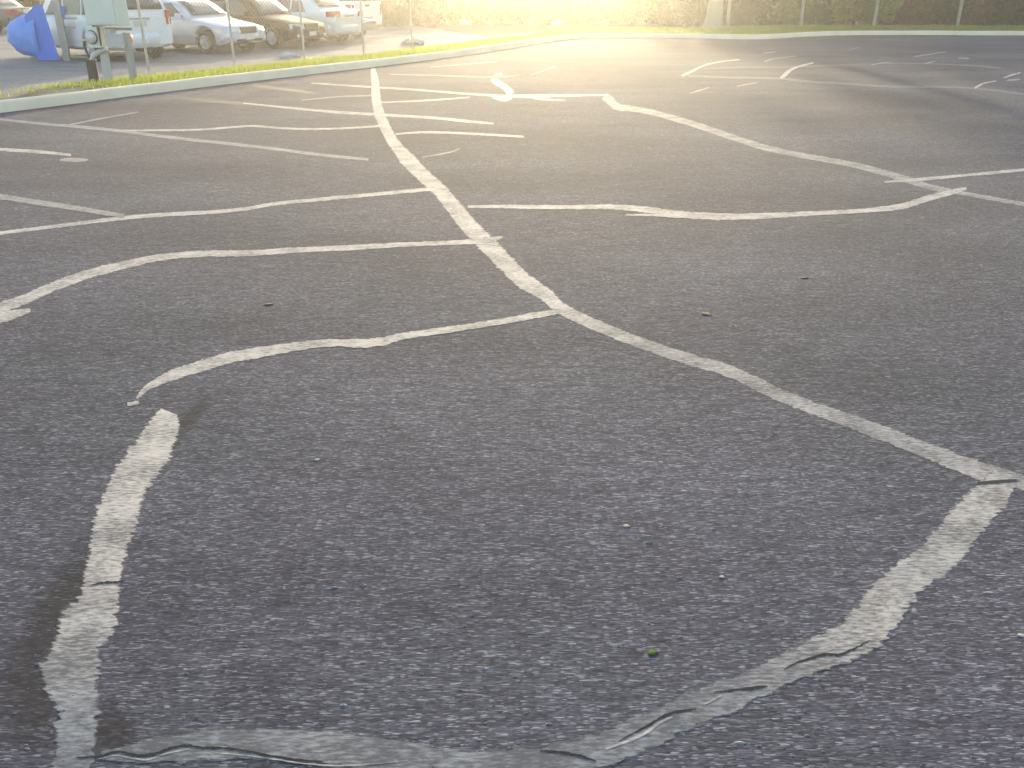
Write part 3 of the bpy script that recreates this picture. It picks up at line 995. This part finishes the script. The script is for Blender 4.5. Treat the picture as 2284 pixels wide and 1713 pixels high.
# ------------------------------------------------------------------ chain link fences
def chain_fence(P, posts, h, label, zbase=0.0, pr=0.05, pm_=M_GALV):
    """P: two end points; posts: list of points on the line"""
    a, b_ = P
    o = empty('chain_link_fence', (0, 0, 0), 0, label, 'fence')
    pm = MB()
    pm.tube([(0, 0, -0.1), (0, 0, h + 0.03)], pr, 10)
    pm.lathe([(pr + .006, h + 0.03), (pr, h + 0.06), (0.02, h + 0.08), (0.0, h + 0.085)], n=10)
    pmesh = pm.mesh('fence_post', pm_)
    for q in posts:
        po = link('fence_post', pmesh, o)
        po.location = (q.x, q.y, zbase)
    r = MB()
    r.tube([(a.x, a.y, zbase + h), (b_.x, b_.y, zbase + h)], 0.022, 8)
    r.build('top_rail', M_GALV, o)
    wm = MB()
    dr = (b_ - a)
    ln = dr.length
    dr.normalize()
    nr = Vector((-dr.y, dr.x, 0))
    cell = 0.10
    hh = h - 0.06
    k = -int(hh / cell)
    cnt = 0
    r_ = 0.0011
    while k * cell < ln:
        for s in (1, -1):
            # wire rising to either side
            u0, u1 = (k * cell, k * cell + hh) if s == 1 else (k * cell + hh, k * cell)
            z0, z1 = 0.04, hh
            if u0 < 0: z0 += -u0 if s == 1 else 0; u0 = max(u0, 0)
            if u1 < 0: z1 -= -u1 if s == -1 else 0; u1 = max(u1, 0)
            if u1 > ln: z1 -= (u1 - ln); u1 = ln
            if u0 > ln: z0 += (u0 - ln); u0 = ln
            if z1 - z0 > 0.05:
                p0 = a + dr * u0 + nr * (0.003 * s); p1 = a + dr * u1 + nr * (0.003 * s)
                wm.tube([(p0.x, p0.y, zbase + z0), (p1.x, p1.y, zbase + z1)], r_, 3, cap=False)
        k += 1
    w_ = wm.build('wire_mesh', M_GALV, o)
    w_['kind'] = 'stuff'
    return o


# back fence
bp = [col_at(x, 44.6) for x in (1622, 1785, 1948, 2134, 2312)]
chain_fence((col_at(1500, 44.6), col_at(2420, 44.6)), bp, 2.1, 'tall galvanised chain link fence in front of the back shrubs', 0.0, 0.075, mat('weathered_post', (0.33, 0.34, 0.27), 0.7, var=0.2, scale=6))
# side fence along the verge
fd = (K[6] - K[1]).normalized()
fn = Vector((-fd.y, fd.x, 0))
f0 = K[1] + fn * 2.35


def on_fence(px):
    # where the photo column px meets the fence line
    k = (px - 1142) / F
    # x = k * (y*CP + CAM_H*SP);  x = f0.x + fd.x*s ; y = f0.y + fd.y*s
    s = (k * (f0.y * CP + CAM_H * SP) - f0.x) / (fd.x - k * fd.y * CP)
    return f0 + fd * s


sp = [on_fence(x) for x in (335, 525, 680, 812, 920)]
chain_fence((on_fence(335), on_fence(965)), sp, 1.9, 'chain link fence with pale posts along the grass strip before the cars', 0.04, 0.027)


# ------------------------------------------------------------------ vehicles
def loft(stations, close=True):
    """stations: list of (x, [(y,z)...]) half sections from bottom centre outwards to top centre; mirrored"""
    mb = MB()
    n = len(stations[0][1])
    vs, fs = [], []
    for x, sec in stations:
        for y, z in sec: vs.append((x, y, z))
        for y, z in reversed(sec): vs.append((x, -y, z))
    m2 = 2 * n
    for i in range(len(stations) - 1):
        for k in range(m2):
            a, b_ = i * m2 + k, i * m2 + (k + 1) % m2
            fs.append((a, b_, b_ + m2, a + m2))
    mb.add(vs, fs, True)
    if close:
        mb.add([vs[k] for k in range(m2)], [tuple(reversed(range(m2)))])
        q = (len(stations) - 1) * m2
        mb.add([vs[q + k] for k in range(m2)], [tuple(range(m2))])
    return mb


def interp(tab, x):
    if x <= tab[0][0]: return tab[0][1]
    for (a, u), (b_, v) in zip(tab, tab[1:]):
        if x <= b_:
            t_ = (x - a) / (b_ - a)
            t_ = t_ * t_ * (3 - 2 * t_) * 0.5 + t_ * 0.5
            return u + (v - u) * t_
    return tab[-1][1]


def car(name, label, cat, loc, rz, P):
    o = empty(name, loc, rz, label, cat)
    L_, Wd, paint = P['len'], P['wid'], P['paint']
    xf, xr = L_ / 2, -L_ / 2
    ax_f, ax_r, wr = P['axf'], P['axr'], P['wr']
    deck = P['deck']            # (x, z) top of the lower body
    hw_tab = P['hw']            # (x, half width factor)
    sill = P.get('sill', 0.24)
    xs_ = set()
    k = 44
    for i in range(k + 1): xs_.add(round(xr + L_ * i / k, 4))
    for ax in (ax_f, ax_r):
        for i in range(13):
            xs_.add(round(ax + (wr + .06) * math.cos(math.pi * i / 12), 4))
        xs_.add(round(ax + wr + .065, 4)); xs_.add(round(ax - wr - .065, 4))
    st = []
    for x in sorted(xs_):
        hw = Wd / 2 * interp(hw_tab, x)
        zt = interp(deck, x)
        zb = sill + P.get('lift', 0.10) * max(0, (abs(x) - (L_ / 2 - .5)) / .5) ** 2
        for ax in (ax_f, ax_r):
            dx = abs(x - ax)
            if dx < wr + .06:
                zb = max(zb, wr + math.sqrt(max(0, (wr + .06) ** 2 - dx * dx)) + 0.0)
        zb = min(zb, zt - .16)
        bl = zt - 0.06
        mid = zb + (bl - zb) * .55
        e = P.get('tumble', .05)
        st.append((x, [(0, zb), (hw * .93, zb), (hw * .985, zb + .05), (hw, mid), (hw * (1 - e * .5), bl - .04), (hw * (1 - e), bl + .02), (hw * (1 - e) - .06, zt - .01), (hw * .55, zt + .02), (0, zt + .03)]))
    b_ = loft(st).build('body', paint, o)
    em = b_.modifiers.new('edge', 'EDGE_SPLIT'); em.split_angle = R(42)
    # dark underside between the wheels
    u = MB()
    u.box(((ax_f + ax_r) / 2, 0, sill + .12), (ax_f - ax_r - 2 * wr - .2, Wd * .86, .30))
    u.box((ax_f + wr + .2, 0, sill + .16), (.3, Wd * .8, .2))
    u.box((ax_r - wr - .2, 0, sill + .16), (.3, Wd * .8, .2))
    u.box((ax_f, 0, .42), (wr * 1.6, Wd * .5, .3)); u.box((ax_r, 0, .42), (wr * 1.6, Wd * .5, .3))
    u.build('underbody', M_BLACKP, o)
    # greenhouse
    x0, x1, x2, x3, zr = P['cab']       # rear base, rear roof, front roof, front base, roof height
    zb0, zb3 = interp(deck, x0) - .02, interp(deck, x3) - .02
    wb, wt = Wd / 2 * .93, Wd / 2 * P.get('roofw', .70)
    cst = []
    nst = 30
    for i in range(nst + 1):
        x = x0 + (x3 - x0) * i / nst
        bz = zb0 + (zb3 - zb0) * i / nst - .05
        if x < x1: z = zb0 + (zr - .035 - zb0) * max(0, math.sin((x - x0) / (x1 - x0) * math.pi / 2)) ** .9
        elif x > x2: z = zb3 + (zr - .03 - zb3) * max(0, math.sin((x3 - x) / (x3 - x2) * math.pi / 2)) ** .92
        else:
            tt = (x - x1) / (x2 - x1)
            z = zr - .035 * (1 - math.sin(tt * math.pi)) 
        z = max(z, bz + .03)
        f_ = min(1, (z - bz) / (zr - bz))
        wtop = wb + (wt - wb) * f_
        cst.append((x, [(0, bz), (wb, bz), (wb + (wtop - wb) * .5, bz + (z - bz) * .5), (wtop + .02, z - .07 * f_), (wtop - .05, z - .02 * f_), (wtop * .5, z), (0, z + .008)]))
    c_ = loft(cst).build('cabin', paint, o)
    em = c_.modifiers.new('edge', 'EDGE_SPLIT'); em.split_angle = R(45)

    def ghw(x, z):
        bz = zb0 + (zb3 - zb0) * (x - x0) / (x3 - x0) - .05
        f_ = (z - bz) / (zr - bz)
        return wb + (wt - wb) * f_ + .004
    ztop = zr - .12
    # side glass: polygons on both sides
    for poly in P['sideglass']:
        for s in (1, -1):
            q = [(x, s * ghw(x, z), z) for x, z in poly]
            if s == 1: q = list(reversed(q))
            mb = MB(); mb.slab(q, .006)
            mb.build('side_window', M_GLASS, o)
    # windscreen and rear screen: follow the sloping stations
    for nm, lo, hi, xa, xb in (('windscreen', .10, .88, x3, x2), ('rear_window', .14, .86, x0, x1)):
        if nm == 'rear_window' and P.get('norear'): continue
        zbase = zb3 if nm == 'windscreen' else zb0
        rows = []
        for i in range(6):
            t_ = lo + (hi - lo) * i / 5
            x = xa + (xb - xa) * t_
            z = zbase + (zr - .032 - zbase) * math.sin(t_ * math.pi / 2) ** (.92 if nm == 'windscreen' else .9)
            sgn = 1 if xa > xb else -1
            wy = (wb + (wt - wb) * t_) * .86
            rows.append([(x + sgn * .015 - sgn * .10 * abs(v) ** 2 * 0, wy * v, z + .014) for v in (-1, -.5, 0, .5, 1)])
        mb = MB()
        vs = [q for r in rows for q in r]
        fs = [(i * 5 + k, i * 5 + k + 1, i * 5 + 6 + k, i * 5 + 5 + k) for i in range(5) for k in range(4)]
        mb.add(vs, fs, True)
        g_ = mb.build(nm, M_GLASS, o)
        sm = g_.modifiers.new('thick', 'SOLIDIFY'); sm.thickness = .006; sm.offset = 0
    # wheels
    for ax in (ax_f, ax_r):
        for s in (1, -1):
            wm_ = empty('wheel', (ax, s * (Wd / 2 - .11), wr))
            wm_.parent = o
            tm = MB()
            tm.lathe([(wr * .62, -.10), (wr * .92, -.105), (wr, -.08), (wr, .08), (wr * .92, .105), (wr * .62, .10)], 'y', n=28)
            tm.build('tyre', M_TYRE, wm_)
            rm = MB()
            rm.lathe([(wr * .64, -.09), (wr * .64, .09)], 'y', n=24)
            rm.lathe([(wr * .64, s * .085), (wr * .58, s * .09), (wr * .55, s * .06), (.0, s * .055)], 'y', n=24)
            for q in range(7):
                a = q * 2 * math.pi / 7
                c, s_ = math.cos(a), math.sin(a)
                rm.tube([(c * .04, s * .085, s_ * .04), (c * wr * .6, s * .085, s_ * wr * .6)], .026, 5)
            rm.lathe([(.06, s * .07), (.055, s * .105), (0, s * .11)], 'y', n=12)
            rm.build('rim', M_RIM, wm_)
    P['extra'](o, P)
    return o


def nose_and_tail(front=True, rear=True, lampz=.62, tailz=.78, tail_w=.34, tail_h=.17, grille=True, trim=None):
    def f(o, P):
        xf, xr, hw = P['len'] / 2, -P['len'] / 2, P['wid'] / 2
        nose, tail = P.get('nose', xf), P.get('tail', xr)
        bump_c = trim or P['paint']
        # front bumper, grille, lights
        b1 = MB()
        ys = [-1, -.8, -.4, 0, .4, .8, 1]
        for zz, dp in ((.42, .0),):
            pr = []
            for y in ys:
                back_ = .30 * abs(y) ** 4
                pr.append((xf + .02 - back_, y * hw * .97))
            vs, fs = [], []
            for (x, y) in pr:
                vs += [(x - .16, y, .30), (x, y, .32), (x + .02, y, .42), (x, y, .52), (x - .16, y, .55)]
            for i in range(len(pr) - 1):
                for k in range(4):
                    fs.append((i * 5 + k, i * 5 + 5 + k, i * 5 + 6 + k, i * 5 + k + 1))
            b1.add(vs, fs, True)
        b1.build('front_bumper', bump_c, o)
        ai = MB(); ai.box((xf + .012, 0, .355), (.05, hw * 1.15, .07)); ai.build('air_intake', M_BLACKP, o)
        gl = MB(); gl.box((xf - .005, 0, lampz + .005), (.06, .62, .17)); g_ = gl.build('grille', M_BLACKP, o)
        cb = MB()
        for k in range(4): cb.box((xf + .028, 0, lampz - .06 + k * .042), (.012, .60, .009))
        cb.build('grille_bar', M_CHROME, g_)
        for s in (1, -1):
            h = MB()
            h.slab([(xf - .01, s * .33, lampz - .07), (xf - .16, s * hw * .93, lampz - .05), (xf - .20, s * hw * .93, lampz + .08), (xf - .03, s * .33, lampz + .08)][::(1 if s == 1 else -1)], .035)
            h.build('headlight', M_LAMP, o)
            fl = MB(); fl.lathe([(.06, xf - .01), (.06, xf + .02), (0, xf + .026)], 'x', (0, s * hw * .72, .37), 12); fl.build('fog_light', M_LAMP, o)
            mi = MB(); mx_ = P['cab'][3] - .35; mi.box((mx_, s * (hw + .08), P['beltz'] + .09), (.10, .18, .13), 0, .85); mi.box((mx_ + .02, s * (hw - .02), P['beltz'] + .04), (.05, .10, .05)); mi.build('mirror', P['paint'], o)
            for hx in P['handles']:
                hd = MB(); hd.box((hx, s * (hw * .985), P['beltz'] - .10), (.17, .04, .028)); hd.build('door_handle', bump_c, o)
            tr = MB(); tr.box((0, s * (hw + .004), .50), (P['len'] * .52, .016, .045)); tr.build('side_trim', bump_c if trim is None else trim, o)
        pl = MB(); pl.box((xf + .045, 0, .43), (.012, .34, .12)); pl.build('licence_plate', M_PLATE, o)
        # rear bumper, tail lights
        b2 = MB()
        pr = [(xr - .03 + .28 * abs(y) ** 4, y * hw * .97) for y in ys]
        vs, fs = [], []
        zt = P.get('rbz', .60)
        for (x, y) in pr:
            vs += [(x + .16, y, .30), (x, y, .33), (x - .03, y, zt - .12), (x - .01, y, zt - .02), (x + .14, y, zt)]
        for i in range(len(pr) - 1):
            for k in range(4):
                fs.append((i * 5 + k, i * 5 + k + 1, i * 5 + 6 + k, i * 5 + 5 + k))
        b2.add(vs, fs, True)
        b2.build('rear_bumper', P.get('rbumper', bump_c), o)
        for s in (1, -1):
            h = MB()
            y0, y1 = s * (hw * .97 - tail_w), s * hw * .95
            h.slab([(xr - .004, y0, tailz - tail_h / 2), (xr + .10, y1, tailz - tail_h / 2), (xr + .10, y1, tailz + tail_h / 2), (xr - .004, y0, tailz + tail_h / 2)][::(-1 if s == 1 else 1)], .04)
            h.build('tail_light', M_RED, o)
            h2 = MB()
            h2.box((xr + .17, s * (hw * .955), tailz), (.24, .035, tail_h)); h2.build('tail_light', M_RED, o)
        pl = MB(); pl.box((xr - .02, 0, P.get('platez', .80)), (.014, .34, .13)); pl.build('licence_plate', M_PLATE, o)
        hb = MB(); hb.box((xr - .008, 0, P.get('platez', .80) + .12), (.03, .55, .035)); hb.build('boot_trim', M_CHROME, o)
    return f


def sedan_params(paint, handles=(-.55, .45), roof=1.42, trim=None, tailz=.80, deckr=.98):
    L_ = 4.55
    return dict(len=L_, wid=1.74, paint=paint, axf=1.42, axr=-1.28, wr=.315, beltz=.90,
                deck=[(-2.275, .80), (-2.2, deckr - .02), (-1.6, deckr + .0), (-1.2, .95), (.9, .92), (1.0, .92), (1.6, .83), (2.05, .745), (2.22, .68), (2.275, .60)],
                hw=[(-2.275, .86), (-2.0, .95), (-1.2, 1), (1.2, 1), (1.9, .95), (2.15, .89), (2.275, .80)],
                cab=(-1.72, -.98, .10, .98, roof), roofw=.68,
                sideglass=[[(-1.12, .99), (-.50, .97), (-.50, roof - .12), (-.86, roof - .13)], [(-.42, .97), (.66, .95), (.12, roof - .11), (-.42, roof - .115)]],
                handles=handles, extra=nose_and_tail(trim=trim, tailz=tailz), platez=.82)


HEAD = math.atan2(-0.45, 0.89)
P_SILVER = mat('silver_paint', (0.55, 0.60, 0.68), 0.32, 0.3, var=0.04, scale=2, coat=.8)
P_BLACK = mat('black_paint', (0.005, 0.006, 0.010), 0.35, 0.0, var=0.1, scale=2, spec=.2)
P_WHITE = mat('white_car_paint', (0.80, 0.82, 0.82), 0.35, 0.0, var=0.03, scale=2, coat=.7)
P_PEARL = mat('pearl_paint', (0.68, 0.75, 0.76), 0.3, 0.2, var=0.04, scale=2, coat=.8)
P_NAVY = mat('dark_blue_paint', (0.03, 0.045, 0.06), 0.3, 0.1, var=0.1, scale=2, coat=.8)
car('silver_sedan', 'silver sedan parked nose towards the fence beside the white people carrier', 'car', (-9.5, 27.6, 0.02), HEAD, sedan_params(P_SILVER))
car('black_sedan', 'black sedan parked nose towards the fence between two pale sedans', 'car', (-8.2, 29.9, 0.02), HEAD, sedan_params(P_BLACK, roof=1.45))
pp = sedan_params(P_PEARL, roof=1.46, deckr=1.06, tailz=.93)
pp['deck'] = [(-2.275, .90), (-2.2, 1.06), (-1.6, 1.04), (-1.2, .97), (.9, .92), (1.0, .92), (1.6, .85), (2.05, .765), (2.22, .70), (2.275, .62)]
pp['platez'] = .74
pp['rbz'] = .62
car('pearl_sedan', 'pearly white sedan parked with its red tail light towards the fence', 'car', (-7.45, 32.4, 0.02), HEAD + math.pi, pp)
pf = sedan_params(P_NAVY)
fl = gp(20, 74)
car('dark_sedan', 'dark blue sedan far off by itself at the edge of the neighbouring lot', 'car', (fl.x - 1.2, fl.y, 0.02), R(172), pf)

# white people carrier, tail to the fence
L_ = 4.5
rf = 1.78
van = dict(len=L_, wid=1.86, paint=P_WHITE, axf=1.42, axr=-1.32, wr=.34, beltz=1.02, sill=.28,
           deck=[(-2.25, 1.02), (-2.15, 1.05), (1.0, 1.0), (1.15, 1.0), (1.7, .92), (2.1, .82), (2.22, .72), (2.25, .62)],
           hw=[(-2.25, .93), (-2.0, .98), (-1.2, 1), (1.2, 1), (1.9, .95), (2.15, .88), (2.25, .80)],
           cab=(-2.22, -1.86, .25, 1.25, rf), roofw=.78,
           sideglass=[[(-1.96, 1.09), (-1.06, 1.08), (-1.06, rf - .16), (-1.80, rf - .17)], [(-.98, 1.08), (-.10, 1.07), (-.10, rf - .15), (-.98, rf - .155)], [(-.02, 1.07), (.92, 1.05), (.30, rf - .15), (-.02, rf - .15)]],
           handles=(-.75, .25), extra=nose_and_tail(tailz=1.02, tail_w=.17, tail_h=.34, lampz=.72), platez=.88, rbz=.66)
car('white_suv', 'white people carrier parked tail to the fence behind the meter cabinet', 'car', (-11.12, 25.1, 0.02), R(141), van)


# white pickup truck: cab, open bed, tailgate
def pickup_extra(o, P):
    nose_and_tail(tailz=1.0, tail_w=.13, tail_h=.34, lampz=.80)(o, P)
    xr, hw = -P['len'] / 2, P['wid'] / 2
    for s in (1, -1):
        b = MB(); b.box((xr + .95, s * (hw - .10), 1.14), (1.86, .10, .24)); b.build('bed_side', P['paint'], o)
    t_ = MB(); t_.box((xr + .03, 0, 1.02), (.07, P['wid'] * .78, .50)); tg = t_.build('tailgate', P['paint'], o)
    h_ = MB(); h_.box((xr - .012, 0, 1.14), (.02, .22, .06)); h_.build('handle', M_BLACKP, tg)


pk = dict(len=5.3, wid=1.9, paint=P_WHITE, axf=1.70, axr=-1.55, wr=.37, beltz=1.12, sill=.40,
          deck=[(-2.65, 1.0), (-2.6, 1.02), (-.6, 1.03), (-.5, 1.12), (1.1, 1.10), (1.2, 1.10), (1.8, 1.04), (2.4, .96), (2.6, .86), (2.65, .74)],
          hw=[(-2.65, .96), (-2.4, .99), (-1.2, 1), (1.2, 1), (2.2, .97), (2.5, .92), (2.65, .85)],
          cab=(-.62, -.48, .55, 1.25, 1.78), roofw=.78,
          sideglass=[[(-.36, 1.18), (.92, 1.16), (.50, 1.63), (-.36, 1.64)]], handles=(-.1,), extra=pickup_extra, platez=.62, rbz=.70, rbumper=M_CHROME)
car('white_pickup', 'white pickup truck showing its tailgate at the end of the car row', 'pickup truck', (-7.55, 35.1, 0.02), HEAD + math.pi, pk)


# ------------------------------------------------------------------ meter cabinet, blue covered frame, marker post
M_CAB = mat('cabinet_enamel', (0.60, 0.66, 0.60), 0.5, 0.0, var=0.12, scale=3)
M_WOODP = mat('grey_post', (0.36, 0.36, 0.33), 0.8, var=0.2, scale=6)
M_BLUE = mat('blue_tarp', (0.10, 0.30, 0.80), 0.5, var=0.25, scale=5, bump=0.3)
M_BLUE2 = mat('blue_board', (0.02, 0.18, 0.72), 0.55, var=0.12, scale=4)
M_PIPE = mat('pvc_conduit', (0.50, 0.51, 0.52), 0.5, var=0.1)
M_DKPIPE = mat('dark_pipe', (0.035, 0.032, 0.032), 0.6, var=0.3)

ub = gp(220, 180, 0.1)
uc = empty('meter_cabinet', (ub.x, ub.y, 0.08), R(-18), 'grey-green electrical cabinet on posts with meter and conduits by the kerb', 'electrical cabinet')
sc_px = (ub.y * CP + CAM_H * SP) / F            # metres per photo pixel here


def U(px): return (px - 220) * sc_px * 1.02


zc = lambda py: CAM_H - 0.08 - math.tan(PITCH - math.atan((856.5 - py) / F)) * ub.y
cb = MB(); cb.box((U(273), 0, (zc(56) + 2.25) / 2), (U(316) - U(233), .30, 2.25 - zc(56)))
cbo = cb.build('cabinet_box', M_CAB, uc)
dm = cbo.modifiers.new('bevel', 'BEVEL'); dm.width = .015; dm.segments = 2
dr_ = MB(); dr_.box((U(273), -.162, (zc(52) + 2.2) / 2), (U(310) - U(238), .02, 2.2 - zc(52))); dr_.build('door', M_CAB, cbo)
hl = MB(); hl.box((U(304), -.185, 1.75), (.025, .025, .16)); hl.build('handle', M_DKPIPE, cbo)
p1 = MB(); p1.box((U(241), .06, .85), (.11, .11, 1.9)); p1.build('post', M_PIPE, uc)
p2 = MB(); p2.box((U(296), .18, .40), (.10, .10, .95)); p2.build('post', M_WOODP, uc)
st_ = MB(); st_.tube([(U(214), -.05, -.05), (U(214), -.05, .36)], .095, 14); st_.lathe([(.095, .36), (.105, .37), (.10, .40), (0, .41)], c=(U(214), -.05, 0), n=14); st_.build('pipe_stub', M_DKPIPE, uc)
cd = MB(); cd.tube([(U(216), -.05, .38), (U(226), -.05, zc(122)), (U(244), -.03, zc(112)), (U(258), .0, zc(108))], .05, 10); cd.build('conduit', M_PIPE, uc)
cd = MB(); cd.tube([(U(239), -.06, zc(100)), (U(239), -.06, zc(56))], .03, 10); cd.build('conduit', M_DKPIPE, uc)
mt = MB(); mt.box((U(239), -.06, zc(82)), (.26, .16, .36)); mto = mt.build('meter', M_CAB, uc)
mg = MB(); mg.lathe([(.11, -.14), (.11, -.20), (.085, -.235), (0, -.24)], 'y', (U(239), 0, zc(82)), 18); mg.build('meter_glass', M_LAMP, mto)
mrng = MB(); mrng.lathe([(.122, -.138), (.125, -.16), (.112, -.165)], 'y', (U(239), 0, zc(82)), 18); mrng.build('meter_ring', M_DKPIPE, mto)
hook = MB()
hook.tube([(U(225) - .02, -.1, zc(60))] + [(U(227), -.1, zc(85)), (U(232), -.1, zc(103)), (U(244), -.1, zc(107)), (U(254), -.1, zc(100)), (U(255), -.1, zc(60))], .018, 8)
hook.build('cable', M_DKPIPE, uc)
jb = MB(); jb.box((U(280), .02, zc(88)), (.30, .14, .22)); jb.box((U(273), .02, zc(74)), (.14, .14, .14)); jb.build('junction_box', M_PIPE, uc)
for zz in (zc(64), zc(110)):
    r = MB(); r.box((U(284), .12, zz), (U(318) - U(250), .04, .05)); r.build('cross_rail', M_WOODP, uc)

mk = gp(297, 153, 0.08)
mo = empty('marker_post', (mk.x, mk.y, 0.06), 0, 'dark marker post with a round orange cap beside the meter cabinet', 'marker post')
q = MB(); q.tube([(0, 0, -.05), (0, 0, .56)], [.06, .05], 10); q.build('post', M_DKPIPE, mo)
q = MB(); q.lathe([(0, .52), (.08, .54), (.105, .62), (.09, .70), (.04, .745), (0, .75)], n=16); q.build('cap', mat('orange_plastic', (0.75, 0.30, 0.06), 0.5, var=.1), mo)

bb_ = col_at(120, 23.9)
bl = empty('covered_frame', (bb_.x, bb_.y, 0.02), R(8), 'bulging bright blue tarpaulin with flat blue end board on a grey frame', 'covered frame')
s2 = (bb_.y * CP + CAM_H * SP) / F


def V(px): return (px - 112) * s2


zz_ = lambda py: CAM_H - 0.02 - math.tan(PITCH - math.atan((856.5 - py) / F)) * bb_.y
# tarpaulin: a lumpy half dome with hanging folds
vs, fs = [], []
nu, nv = 22, 14
for i in range(nu + 1):
    for j in range(nv + 1):
        th = math.pi / 2 + math.pi * i / nu          # half circle bulging to -x
        ph = -math.pi / 2 + math.pi * j / nv
        rx, rz_ = (V(100) - V(27)), (zz_(28) - zz_(128)) / 2
        k = 1 + .05 * math.sin(ph * 9 + i) * math.cos(th) + .05 * mnoise.noise(Vector((th * 2, ph * 2, 1)))
        x = V(100) + rx * math.cos(th) * math.cos(ph) * k
        y = .50 * math.sin(th) * (abs(math.cos(ph)) ** .6) * k
        z = (zz_(34) + zz_(124)) / 2 + rz_ * math.sin(ph) * k
        vs.append((x, y, z))
for i in range(nu):
    for j in range(nv):
        fs.append((i * (nv + 1) + j, (i + 1) * (nv + 1) + j, (i + 1) * (nv + 1) + j + 1, i * (nv + 1) + j + 1))
q = MB(); q.add(vs, fs, True); tq = q.build('tarpaulin', M_BLUE, bl)
sm = tq.modifiers.new('thick', 'SOLIDIFY'); sm.thickness = .01
q = MB(); q.slab([(V(91), -.34, zz_(132)), (V(134), -.30, zz_(132)), (V(120), -.30, zz_(8)), (V(106), -.33, zz_(12)), (V(82), -.36, zz_(36))], .05); q.build('end_board', M_BLUE2, bl)
q = MB(); q.slab([(V(128), .42, zz_(105)), (V(158), .42, zz_(105)), (V(166), .42, zz_(24)), (V(132), .42, zz_(10))], .03); q.build('back_board', M_BLUE, bl)
q = MB(); q.box((V(145), -.14, .78), (.16, .12, 1.6)); q.build('post', M_WOODP, bl)
q = MB(); q.box((V(226), .05, .70), (.10, .10, 1.42)); q.build('post', M_WOODP, bl)
for py, th in ((41, .05), (61, .06), (127, .05)):
    q = MB(); q.box(((V(150) + V(226)) / 2, -.07, zz_(py)), (V(226) - V(150), .05, th)); q.build('rail', M_WOODP, bl)


# rubble heaps on the far side of the grass
def heap(px, py, wpx, hpx, label):
    p = gp(px, py, 0.05)
    mpx = (p.y * CP + CAM_H * SP) / F
    o = empty('rubble_heap', (p.x, p.y, 0.02), 0, label, 'rubble heap')
    rnd = random.Random(px)
    ww, hh = wpx * mpx / 2, hpx * mpx
    mm_ = mat('rubble', (0.36, 0.39, 0.40), 0.85, var=0.3, scale=8)
    base = []
    for i in range(16):
        r = ww * rnd.uniform(.18, .38)
        a = rnd.uniform(0, 6.28); q_ = ww * .72 * math.sqrt(rnd.random())
        x, y = math.cos(a) * q_, math.sin(a) * q_ * .6
        z = max(r * .3, hh * (1 - q_ / ww) * rnd.uniform(.4, .85))
        bm_ = bmesh.new()
        bmesh.ops.create_icosphere(bm_, subdivisions=1, radius=r)
        for v in bm_.verts:
            v.co *= 1 + .35 * mnoise.noise(v.co * 3 + Vector((i, px, 0)))
            v.co.z *= .7
        me = bpy.data.meshes.new('stone')
        bm_.to_mesh(me); bm_.free()
        me.materials.append(mm_)
        so_ = link('stone', me, o)
        so_.location = (x, y, z)
    return o


heap(921, 98, 62, 22, 'pale blue-grey rubble heap at the foot of a fence post in the glow')
heap(645, 127, 66, 13, 'low grey rubble heap in front of the black sedan')

# pale street pole at the far left of the neighbouring lot
lp = col_at(25, 43)
q = MB(); q.tube([(0, 0, -.1), (0, 0, 6.0)], [.14, .09], 12); q.lathe([(.24, -.05), (.24, .10), (.15, .16)], n=12)
po = q.build('light_pole', M_GALV, label='pale grey pole standing behind the dark blue sedan', cat='pole')
po.location = (lp.x, lp.y, 0.02)

# ------------------------------------------------------------------ haze
hz = MB()
hz.box((0, 47, 6.15), (284, 208, 14.9))  # haze box added to carry the flare glow around the sun
hm = bpy.data.materials.new('glow_haze')
hm.use_nodes = True
t = hm.node_tree
t.nodes.remove(t.nodes['Principled BSDF'])
pv = t.nodes.new('ShaderNodeVolumePrincipled')
pv.inputs['Color'].default_value = (0.97, 0.96, 0.93, 1)
pv.inputs['Density'].default_value = HAZE_DENSITY
pv.inputs['Anisotropy'].default_value = HAZE_G
t.links.new(pv.outputs[0], t.nodes['Material Output'].inputs['Volume'])
hz.build('haze', hm, kind='stuff', label='pale haze added to the air for the sun glow')
